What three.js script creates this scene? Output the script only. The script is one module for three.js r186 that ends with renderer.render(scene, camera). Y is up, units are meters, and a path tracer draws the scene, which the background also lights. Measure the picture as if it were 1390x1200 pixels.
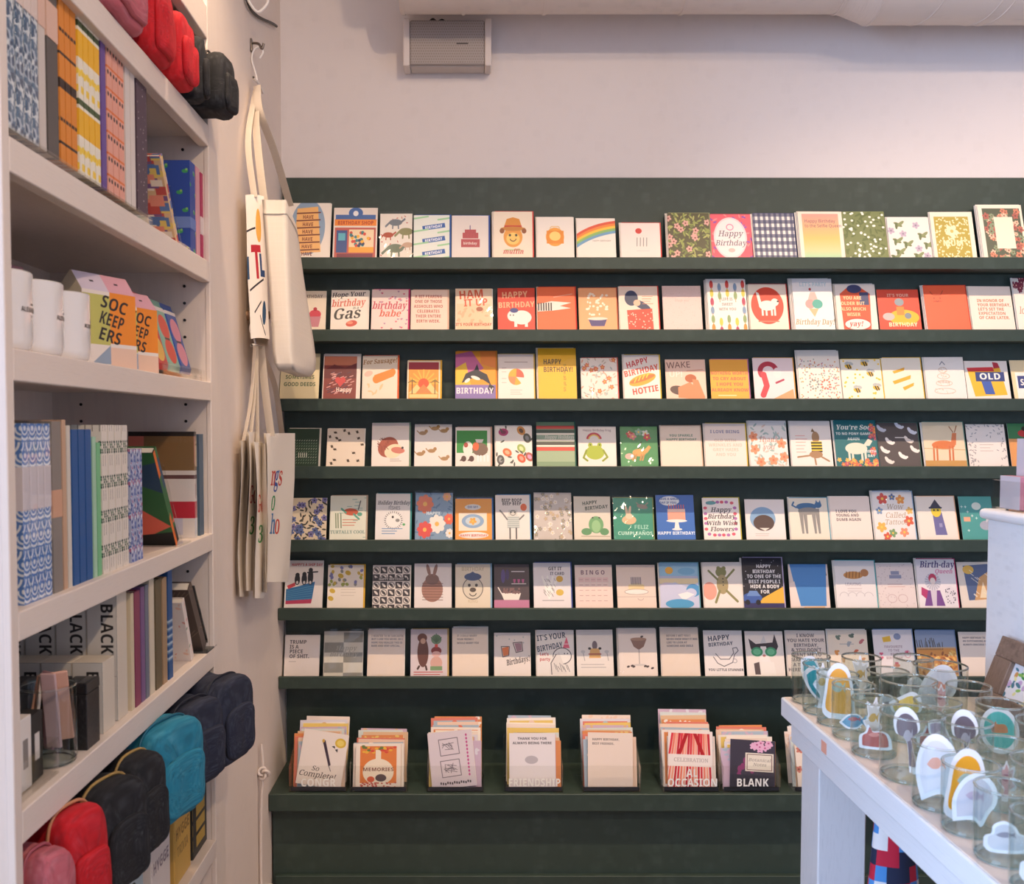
import * as THREE from 'three';
import { RoundedBoxGeometry } from 'three/addons/geometries/RoundedBoxGeometry.js';
import { mergeGeometries } from 'three/addons/utils/BufferGeometryUtils.js';
import { RectAreaLightUniformsLib } from 'three/addons/lights/RectAreaLightUniformsLib.js';
import { FontLoader } from 'three/addons/loaders/FontLoader.js';
import { TextGeometry } from 'three/addons/geometries/TextGeometry.js';

/* ---------- camera, light, exposure ---------- */
const EYE = 1.28;                     // camera height above the floor, metres
const FOCAL = 1326.5, CX = 640, CY = 636, PITCH = 2.4 * Math.PI / 180;
const WALL = 2.6;                     // distance from the camera to the card rack's back panel
const SIDE = -0.502;                  // x of the left wall and bookcase front
const scene = new THREE.Scene();
scene.background = new THREE.Color('#b9c4d2');
const camera = new THREE.PerspectiveCamera(2 * Math.atan(600 / FOCAL) * 180 / Math.PI, 1390 / 1200, 0.05, 50);
camera.position.set(0, EYE, 0);
camera.rotation.set(-PITCH, 0, 0);
camera.setViewOffset(1390, 1200, 695 - CX, 600 - CY, 1390, 1200);
scene.add(camera);
const renderer = new THREE.WebGLRenderer({ antialias: true });
camera.focus = 2.52; camera.userData.fStop = 10;
renderer.toneMapping = THREE.LinearToneMapping;
renderer.toneMappingExposure = 0.378;
renderer.shadowMap.enabled = true;
RectAreaLightUniformsLib.init();

// daylight through the shop window to the left behind the camera
const DAY = new THREE.RectAreaLight('#b4d2ff', 41, 3.0, 2.1);
DAY.position.set(-3.14, 1.55, 1.1); DAY.lookAt(1, 1.45, 0.2); scene.add(DAY);
// warm track lamps: six near the card wall, three over the shop floor [x, y, z, aim x, aim y, aim z, candela, cone]
const LAMPS = [
  [-0.36, 2.53, -1.6, -0.36, 0.3, -2.6, 7.8, 0.64],
  [0.10, 2.53, -1.6, 0.10, 0.3, -2.6, 7.8, 0.64],
  [0.56, 2.53, -1.6, 0.56, 0.3, -2.6, 7.6, 0.66],
  [0.98, 2.53, -1.6, 1.02, 0.3, -2.6, 6.2, 0.78],
  [1.40, 2.53, -1.6, 1.40, 0.6, -2.6, 5.4, 0.95],
  [1.84, 2.53, -1.6, 1.84, 0.6, -2.6, 5.8, 1.0],
  [0.75, 2.85, 0.2, -0.5, 1.2, -1.4, 17, 1.0],
  [0.9, 2.85, 1.0, 0.6, 0.9, -1.2, 3, 1.0],
  [2.2, 2.85, 0.4, 1.2, 0.8, -1.5, 3, 1.0],
];
const WARM = '#ffdebb';

/* ---------- helpers ---------- */
const DEG = Math.PI / 180;
const yAt = (v, d) => EYE + d * Math.tan(Math.atan((CY - v) / FOCAL) - PITCH);   // measured height of a point d metres away
const xAt = (u, v, d) => (u - CX) * (d * Math.cos(PITCH) - (yAt(v, d) - EYE) * Math.sin(PITCH)) / FOCAL;
const zCase = u => -(-SIDE) * FOCAL / (CX - u);                                   // measured place along the left wall
let seed = 7;
const rnd = () => { seed = (seed * 1664525 + 1013904223) >>> 0; return seed / 4294967296; };
const rr = (a, b) => a + (b - a) * rnd();
const taken = {};
const numbered = n => { const k = taken[n] = (taken[n] ?? -1) + 1; return k ? n + '_' + String(k).padStart(3, '0') : n; };
const mats = new Map();
function mat(color, roughness = 0.6, extra = {}) {
  const key = color + roughness + JSON.stringify(extra);
  if (!mats.has(key)) mats.set(key, new THREE.MeshPhysicalMaterial({ color, roughness, ...extra }));
  return mats.get(key);
}
function mapMat(map, roughness = 0.6, extra = {}) { return new THREE.MeshPhysicalMaterial({ map, roughness, ...extra }); }
function tex(w, h, draw, rx = 1, ry = 1) {
  const cv = document.createElement('canvas'); cv.width = w; cv.height = h;
  const g = cv.getContext('2d'); draw(g, w, h);
  const t = new THREE.CanvasTexture(cv); t.colorSpace = THREE.SRGBColorSpace;
  t.wrapS = t.wrapT = THREE.RepeatWrapping; t.repeat.set(rx, ry);
  return t;
}
function mesh(name, geo, m, parent, pos, rot) {
  const o = new THREE.Mesh(geo, m); o.name = parent === scene ? numbered(name) : name;
  o.castShadow = o.receiveShadow = true;
  if (pos) o.position.set(...pos);
  if (rot) o.rotation.set(...rot);
  parent.add(o); return o;
}
function thing(name, label, category, pos = [0, 0, 0], group, turn = 0) {
  const o = new THREE.Group(); o.name = numbered(name); o.position.set(...pos); o.rotation.y = turn;
  o.userData = { label, category }; if (group) o.userData.group = group;
  scene.add(o); return o;
}
function tag(o, label, category, group) { o.userData = { label, category }; if (group) o.userData.group = group; return o; }
function struct(name, geo, m, parent = scene, pos, rot) {
  const o = mesh(name, geo, m, parent, pos, rot); if (parent === scene) { o.name = name; o.userData.kind = 'structure'; } return o;
}
const box = (w, h, d) => new THREE.BoxGeometry(w, h, d);
const rbox = (w, h, d, r = 0.003, s = 2) => new RoundedBoxGeometry(w, h, d, s, Math.min(r, w / 2.01, h / 2.01, d / 2.01));
function span(x0, x1, y0, y1, z0, z1, r = 0) {           // a box between limits, in place
  const g = r ? rbox(x1 - x0, y1 - y0, z1 - z0, r) : box(x1 - x0, y1 - y0, z1 - z0);
  g.translate((x0 + x1) / 2, (y0 + y1) / 2, (z0 + z1) / 2); return g;
}
function tube(pts, r, seg = 24, rad = 8) {
  return new THREE.TubeGeometry(new THREE.CatmullRomCurve3(pts.map(p => new THREE.Vector3(...p))), seg, r, rad, false);
}
function loft(rings, closed = true, caps = true) {       // rings of equal point count, as a surface
  const n = rings[0].length, pos = [], uv = [], idx = [];
  rings.forEach((r, i) => r.forEach((p, k) => { pos.push(...p); uv.push(k / (closed ? n : n - 1), 1 - i / (rings.length - 1)); }));
  const kk = closed ? n : n - 1;
  for (let i = 0; i < rings.length - 1; i++) for (let k = 0; k < kk; k++) {
    const a = i * n + k, b = i * n + (k + 1) % n, c = a + n, d = b + n;
    idx.push(a, c, b, b, c, d);
  }
  if (closed && caps) for (const i of caps === 'end' ? [rings.length - 1] : [0, rings.length - 1]) {
    const c = [0, 0, 0]; rings[i].forEach(p => { for (let q = 0; q < 3; q++) c[q] += p[q] / n; });
    const ci = pos.length / 3; pos.push(...c); uv.push(0.5, i ? 0 : 1);
    for (let k = 0; k < n; k++) { const a = i * n + k, b = i * n + (k + 1) % n; idx.push(...(i ? [a, ci, b] : [a, b, ci])); }
  }
  const g = new THREE.BufferGeometry();
  g.setAttribute('position', new THREE.Float32BufferAttribute(pos, 3));
  g.setAttribute('uv', new THREE.Float32BufferAttribute(uv, 2));
  g.setIndex(idx); g.computeVertexNormals(); return g;
}
const nth = i => ['first', 'second', 'third', 'fourth', 'fifth', 'sixth'][i];
const font = await new FontLoader().loadAsync('fonts/droid/droid_sans_bold.typeface.json');
function grain(base, amp, size = 256, streak = 1) {      // fine paint mottling
  return tex(size, size, (g, w, h) => {
    const c = new THREE.Color(base), b = [c.r, c.g, c.b]; c.convertLinearToSRGB();
    g.fillStyle = base; g.fillRect(0, 0, w, h);
    for (let i = 0; i < 2600; i++) {
      g.fillStyle = rnd() < 0.5 ? `rgba(255,255,255,${amp * rnd()})` : `rgba(0,0,0,${amp * rnd()})`;
      const s = rr(1, 7); g.fillRect(rnd() * w, rnd() * h, s * streak, s);
    }
  });
}

/* ---------- room shell ---------- */
const wallMat = mapMat(grain('#e9e0dc', 0.008), 0.85);
const sideMat = mapMat(grain('#e6d7cb', 0.008), 0.7);
const LEFT = -3.2, RIGHT = 3.0, REAR = 3.0, TOP = 3.05;
struct('wall_back', metres(span(-1.0, RIGHT + 0.1, 0, TOP, -WALL - 0.12, -WALL - 0.012)), wallMat);
{ // the left wall: solid beside the card rack, thinner behind the bookcase, then the shop opens to the left where the window is
  const z0 = zCase(299), L0 = LEFT - 0.15, a = -0.5, b = 2.7, y0 = 0.4, y1 = 2.7;
  struct('wall_left', metres(mergeGeometries([span(-1.0, SIDE, 0, TOP, -WALL - 0.012, z0), span(-1.0, -0.815, 0, TOP, z0, -1.05), span(-0.815, SIDE, 2.62, TOP, z0, -1.045), span(L0, -1.0, 0, TOP, -1.25, -1.05), span(-1.0, -0.68, 0, TOP, -1.045, -0.86),
    span(L0, LEFT, 0, TOP, -1.05, a), span(L0, LEFT, 0, TOP, b, REAR), span(L0, LEFT, 0, y0, a, b), span(L0, LEFT, y1, TOP, a, b)])), sideMat);
  const w = struct('window_1', span(LEFT - 0.08, LEFT - 0.074, y0, y1, a, b), mat('#ffffff', 0.02, { transmission: 1, thickness: 0, ior: 1.45 }));
  struct('window_frame', mergeGeometries([[y0, y1, a, a + 0.06], [y0, y1, b - 0.06, b], [y0, y1, 1.07, 1.13], [y0, y0 + 0.06, a, b], [y1 - 0.06, y1, a, b]].map(q => span(LEFT - 0.11, LEFT - 0.04, ...q))), mat('#3a3c3c', 0.5), w);
}
struct('wall_right', metres(span(RIGHT, RIGHT + 0.12, 0, TOP, -WALL, REAR)), wallMat);
struct('wall_rear', metres(span(LEFT - 0.15, RIGHT + 0.12, 0, TOP, REAR, REAR + 0.15)), wallMat);
struct('ceiling', span(LEFT - 0.15, RIGHT + 0.1, TOP, TOP + 0.12, -WALL - 0.1, REAR + 0.1), mat('#e6ded8', 0.9));
const floorMat = mapMat(tex(512, 512, (g, w, h) => {
  g.fillStyle = '#8f7458'; g.fillRect(0, 0, w, h);
  for (let i = 0; i < 900; i++) { g.fillStyle = `rgba(${rnd() < 0.5 ? '60,40,25' : '190,160,125'},${rr(0.03, 0.14)})`; g.fillRect(rnd() * w, rnd() * h, rr(20, 160), rr(1, 2)); }
}), 0.5);
struct('floor', span(LEFT - 0.15, RIGHT + 0.1, -0.1, 0, -WALL - 0.1, REAR + 0.1), floorMat);
{
  const fl = scene.getObjectByName('floor');
  for (let i = 0; i < 12; i++) mesh('plank', span(SIDE + 0.02 + i * 0.13, SIDE + 0.146 + i * 0.13, 0, 0.004, -2.28, -0.2, 0.0015), floorMat, fl);
}
struct('baseboard_left', span(SIDE, SIDE + 0.014, 0, 0.16, -2.36, zCase(302), 0.003), mat('#e9e2da', 0.5));

/* ---------- green card rack ---------- */
const greenMat = mapMat(grain('#303f37', 0.035), 0.5);
const LEDGE = 0.09;                                       // how far the ledges stand off the panel
const LIPS = [[349, 365], [447, 463], [541, 557.5], [633, 649.5], [733, 749], [826, 842], [919, 935]];
const LIPY = LIPS.map(([a, b]) => [yAt(a, WALL - LEDGE), yAt(b, WALL - LEDGE)]);
const RX0 = SIDE + 0.004, RX1 = 2.3;
const rackTop = yAt(241, WALL), shelfY = yAt(1078, WALL - 0.225), shelfUnder = yAt(1102, WALL - 0.225);
{
  const r = thing('card_display_rack', 'dark green wall rack with seven card ledges above a deep shelf', 'display rack', [0, 0, -WALL]);
  mesh('back_panel', metres(span(RX0, RX1, shelfY - 0.01, rackTop, -0.012, 0, 0.002)), greenMat, r);
  LIPY.forEach(([t, b], i) => {
    const l = mesh('ledge', metres(span(RX0 - 0.003, RX1, b, b + 0.012, 0, LEDGE - 0.012)), greenMat, r);
    mesh('lip', metres(span(RX0 - 0.003, RX1, b - 0.001, t, LEDGE - 0.012, LEDGE, 0.002)), greenMat, l);
  });
  mesh('base_shelf', metres(span(RX0 - 0.003, RX1, shelfUnder, shelfY, -0.012, 0.225, 0.003)), greenMat, r);
  mesh('base_panel', metres(span(RX0, RX1, 0.0, shelfUnder, -0.012, 0.19)), greenMat, r);
  mesh('kick_trim', metres(span(RX0 + 0.008, RX1, 0.0, yAt(1188, WALL - 0.2), 0.19, 0.205, 0.002)), greenMat, r);
}

/* ---------- ventilation duct, speaker, track lamps ---------- */
{
  const dz = -(WALL - 0.16), dy = EYE + 1.131, ductMat = mapMat(grain('#e4d8d0', 0.02), 0.5);
  const xL = xAt(543, 17, 2.45), xa = xAt(1140, 17, 2.45), xb = xAt(1180, 33, 2.45), R1 = 0.11, R2 = 0.135;
  const d = thing('ventilation_duct', 'round off-white ventilation duct running along the top of the back wall', 'duct', [0, dy, dz]);
  const cyl = (x0, x1, r0, r1) => { const g = new THREE.CylinderGeometry(r1, r0, x1 - x0, 48, 1, false); g.rotateZ(-Math.PI / 2); g.translate((x0 + x1) / 2, 0, 0); return g; };
  mesh('duct_pipe', cyl(xL, xa, R1, R1), ductMat, d);
  mesh('reducer', cyl(xa, xb, R1, R2), ductMat, d);
  mesh('duct_pipe', cyl(xb, 2.9, R2, R2), ductMat, d);
  for (const [x, r] of [[xL + 0.008, R1], [-0.02, R1], [0.18, R1], [0.52, R1], [xa - 0.004, R1], [xb + 0.006, R2]])
    mesh('joint_ring', cyl(x - 0.004, x + 0.004, r + 0.0025, r + 0.0025), ductMat, d);
  for (const x of [xb + 0.13, xb + 0.27, xb + 0.30, 1.75]) { const g = new THREE.TorusGeometry(R2, 0.0022, 6, 48); g.rotateY(Math.PI / 2 + 0.22); mesh('spiral_seam', g, ductMat, d, [x, 0, 0]); }
  for (const x of [-0.05, 0.45]) mesh('strap_hanger', span(x - 0.012, x + 0.012, R1 - 0.01, TOP - dy, -0.002, 0.002), ductMat, d);
  for (const x of [1.2, 2.0]) mesh('strap_hanger', span(x - 0.012, x + 0.012, R2 - 0.01, TOP - dy, -0.002, 0.002), ductMat, d);

  const sd = WALL - 0.055, x0 = xAt(547, 60, sd), x1 = xAt(667, 60, sd), yt = yAt(24, sd), yb = yAt(89, sd);
  const s = thing('wall_speaker', 'flat grey wall speaker with white end caps under the duct', 'speaker', [(x0 + x1) / 2, yb, -WALL]);
  s.scale.z = 0.62;
  const w = x1 - x0, h = yt - yb, cap = 0.017;
  mesh('speaker_body', span(-w / 2 + cap, w / 2 - cap, 0.002, h - 0.002, -0.012, 0.066, 0.004), mat('#c9c0ba', 0.6), s);
  const grille = tex(128, 64, (g, W, H) => { g.fillStyle = '#aaa09a'; g.fillRect(0, 0, W, H); g.fillStyle = '#8f8580'; for (let y = 0; y < H; y += 4) for (let x = (y / 4 % 2) * 2; x < W; x += 4) g.fillRect(x, y, 2, 2); g.fillStyle = '#4c4644'; g.fillRect(80, 33, 20, 2); });
  mesh('grille', span(-w / 2 + cap, w / 2 - cap, 0.004, h - 0.004, 0.066, 0.084, 0.006), mapMat(grille, 0.6), s);
  for (const k of [-1, 1]) mesh('end_cap', rbox(cap, h, 0.1, 0.004), mat('#ddd2cc', 0.5), s, [k * (w / 2 - cap / 2), h / 2, 0.038]);
  mesh('bracket', tube([[-w * 0.22, h, 0.03], [-w * 0.17, h + 0.014, 0.02], [-w * 0.12, h + 0.004, 0.03], [-w * 0.06, h + 0.012, 0.02], [-w * 0.02, h, 0.03]], 0.003), mat('#2c2826', 0.5), s);
}
LAMPS.forEach(([x, y, z, ax, ay, az, power, cone], i) => {
  const wallSide = i < 6;
  const t = thing('track_lamp', wallSide ? `white cylinder track lamp aimed at the card wall, ${nth(i)} from the bookcase wall` : `white cylinder track lamp over the shop floor, ${nth(i - 6)} from the bookcase`, 'lamp', [x, y, z], wallSide ? 'track lamps by the card wall' : 'track lamps over the floor');
  const aim = new THREE.Vector3(ax - x, ay - y, az - z).normalize();
  const q = new THREE.Quaternion().setFromUnitVectors(new THREE.Vector3(0, -1, 0), aim);
  const can = new THREE.CylinderGeometry(0.042, 0.042, 0.11, 24, 1, true);
  const b = mesh('lamp_housing', can, mat('#e8e4de', 0.5, { side: THREE.DoubleSide }), t); b.quaternion.copy(q); b.position.copy(aim).multiplyScalar(-0.065);
  const back = mesh('lamp_cap', new THREE.CylinderGeometry(0.042, 0.042, 0.004, 24), mat('#e8e4de', 0.5), t); back.quaternion.copy(q); back.position.copy(aim).multiplyScalar(-0.12);
  const disc = mesh('lamp_face', new THREE.CylinderGeometry(0.04, 0.04, 0.004, 24), mat('#fff4e4', 0.4, { emissive: WARM, emissiveIntensity: 50 }), t); disc.quaternion.copy(q); disc.position.copy(aim).multiplyScalar(-0.018);
  mesh('stem', span(-0.006, 0.006, 0.05, TOP - y, -0.006, 0.006), mat('#e8e4de', 0.5), t);
  const l = new THREE.SpotLight(WARM, power, 0, cone, 0.9, 2); l.position.set(0, 0, 0); l.target.position.copy(aim); t.add(l, l.target);
  l.castShadow = true; l.shadow.radius = 0.8; l.name = 'lamp_light';
});
{ // dark cable fixed along the corner of the left wall
  const d1 = zCase(345), d2 = -WALL + 0.02;
  tag(mesh('wall_cable', tube([[SIDE + 0.006, yAt(-60, -zCase(330)), zCase(330)], [SIDE + 0.006, yAt(0, 2.2), -2.2], [SIDE + 0.006, yAt(29, 2.5), -2.53]], 0.0035), mat('#2a2522', 0.5), scene), 'dark cable slanting across the left wall near the corner', 'cable');
}

/* ---------- printed artwork: an atlas of card fronts; art space is 100 wide, 100 down to the ledge lip ---------- */
const CELL_W = 168, CELL_H = 204, COLS = 12, ROWS_PER = 10, ART_H = 127;
const sheets = [];
let cellCount = 0;
function newCell() {
  const per = COLS * ROWS_PER, s = Math.floor(cellCount / per), i = cellCount % per; cellCount++;
  if (!sheets[s]) { const cv = document.createElement('canvas'); cv.width = 2048; cv.height = 2048; const g = cv.getContext('2d'); g.fillStyle = '#f3ede4'; g.fillRect(0, 0, 2048, 2048); sheets[s] = { cv, g, mat: null }; }
  return { s, x: (i % COLS) * 170 + 1, y: Math.floor(i / COLS) * 204.4 };
}
function sheetMat(s) {
  const S = sheets[s];
  if (!S.mat) { S.tex = new THREE.CanvasTexture(S.cv); S.tex.colorSpace = THREE.SRGBColorSpace; S.mat = new THREE.MeshPhysicalMaterial({ map: S.tex, roughness: 0.45 }); }
  return S.mat;
}
let g;                                                    // the cell being drawn
const R = (x, y, w, h, c) => { g.fillStyle = c; g.fillRect(x, y, w, h); };
const BG = c => R(-1, -1, 102, 130, c);
const E = (x, y, a, b, c, t = 0) => { g.fillStyle = c; g.beginPath(); g.ellipse(x, y, a, b, t, 0, 6.2832); g.fill(); };
const O = (x, y, a, b, c, w = 1.5, t = 0) => { g.strokeStyle = c; g.lineWidth = w; g.beginPath(); g.ellipse(x, y, a, b, t, 0, 6.2832); g.stroke(); };
const path = p => { g.beginPath(); for (let i = 0; i < p.length; i += 2) i ? g.lineTo(p[i], p[i + 1]) : g.moveTo(p[i], p[i + 1]); };
const P = (p, c) => { path(p); g.closePath(); g.fillStyle = c; g.fill(); };
const L = (p, c, w = 1.5) => { path(p); g.strokeStyle = c; g.lineWidth = w; g.lineCap = 'round'; g.lineJoin = 'round'; g.stroke(); };
const A = (x, y, r, a, b, c, w) => { g.beginPath(); g.arc(x, y, r, a, b); g.strokeStyle = c; g.lineWidth = w; g.stroke(); };
const T = (s, x, y, z, c, f = 'bold', rot = 0, fam = 'sans-serif', al = 'center') => { g.save(); g.translate(x, y); g.rotate(rot); g.font = `${f} ${z}px ${fam}`; g.fillStyle = c; g.textAlign = al; g.fillText(s, 0, 0, Math.abs(rot) > 1 ? 94 : al === 'center' ? Math.max(30, 2 * Math.min(x, 100 - x) - 3) : 97 - x); g.restore(); };
const S = (s, x, y, z, c, f = 'italic', rot = 0) => T(s, x, y, z, c, f, rot, 'serif');
const X = (s, x, y, z, c, gap = z * 1.2, f = 'bold') => s.split('|').forEach((t, i) => T(t, x, y + i * gap, z, c, f, 0, 'sans-serif', 'left'));
const M = (s, x, y, z, c, gap = z * 1.2, f = 'bold') => s.split('|').forEach((t, i) => T(t, x, y + i * gap, z, c, f));
const many = (n, fn, x0 = 2, x1 = 98, y0 = 2, y1 = 120) => { for (let i = 0; i < n; i++) fn(rr(x0, x1), rr(y0, y1), i); };
const lines = (n, x, y, w, gap, c, t = 1.2) => { for (let i = 0; i < n; i++) L([x, y + i * gap, x + w * rr(0.6, 1), y + i * gap], c, t); };
const flower = (x, y, r, c, m = '#f3c84a', n = 5) => { for (let k = 0; k < n; k++) { const a = k * 6.283 / n + x; E(x + Math.cos(a) * r * 0.6, y + Math.sin(a) * r * 0.6, r * 0.55, r * 0.4, c, a); } E(x, y, r * 0.28, r * 0.28, m); };
const leaf = (x, y, r, c, a = rnd() * 6) => E(x, y, r, r * 0.35, c, a);
const star = (x, y, r, c) => { L([x - r, y, x + r, y], c, r * 0.5); L([x, y - r, x, y + r], c, r * 0.5); };
const heart = (x, y, r, c) => { E(x - r * 0.45, y, r * 0.5, r * 0.5, c); E(x + r * 0.45, y, r * 0.5, r * 0.5, c); P([x - r * 0.9, y + r * 0.2, x + r * 0.9, y + r * 0.2, x, y + r * 1.1], c); };
const cake = (x, y, w, c1, c2, n = 5) => { R(x - w / 2, y, w, w * 0.45, c1); R(x - w / 2, y + w * 0.18, w, w * 0.07, c2); R(x - w * 0.36, y - w * 0.3, w * 0.72, w * 0.3, c1); R(x - w * 0.36, y - w * 0.16, w * 0.72, w * 0.06, c2); for (let k = 0; k < n; k++) L([x - w * 0.3 + k * w * 0.6 / (n - 1), y - w * 0.3, x - w * 0.3 + k * w * 0.6 / (n - 1), y - w * 0.45], c2, 1.4); };
const eyes = (x, y, d, r = 1.6, c = '#222') => { E(x - d, y, r, r, c); E(x + d, y, r, r, c); };
function paint(art) {
  const c = newCell(); sheetOf(c);
  g.save(); g.beginPath(); g.rect(c.x, c.y, CELL_W, CELL_H - 0.5); g.clip();
  g.translate(c.x, c.y); g.scale(CELL_W / 100, CELL_H / ART_H);
  art(); g.restore(); return c;
}
function sheetOf(c) { g = sheets[c.s].g; }
function cardGeo(w, h, t, c) {                            // a thin board whose front shows its cell, the rest blank paper
  const b = box(w, h, t), uv = b.attributes.uv, H = 2048;
  for (let f = 0; f < 6; f++) for (let k = 0; k < 4; k++) {
    const i = f * 4 + k, a = uv.getX(i), d = uv.getY(i);
    if (f === 4) uv.setXY(i, (c.x + 1 + a * (CELL_W - 2)) / H, 1 - (c.y + 1 + (1 - d) * (CELL_H - 2.5)) / H);
    else uv.setXY(i, 2045 / H, 1 - 2046.5 / H);
  }
  return b;
}
const sleeveMat = mat('#ffffff', 0.025, { transmission: 1, thickness: 0, ior: 1.42 });
function sleeveGeo(w, h) {                                // slightly rumpled clear film
  const p = new THREE.PlaneGeometry(w + 0.004, h + 0.006, 10, 12), a = p.attributes.position, f = rr(85, 140), q = rr(0, 6), e = rr(0, 6);
  for (let i = 0; i < a.count; i++) a.setZ(i, 0.0006 + 0.0009 * (1 + Math.sin(a.getX(i) * f + q) * Math.cos(a.getY(i) * f * 0.7 + e)));
  p.computeVertexNormals(); return p;
}

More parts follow.
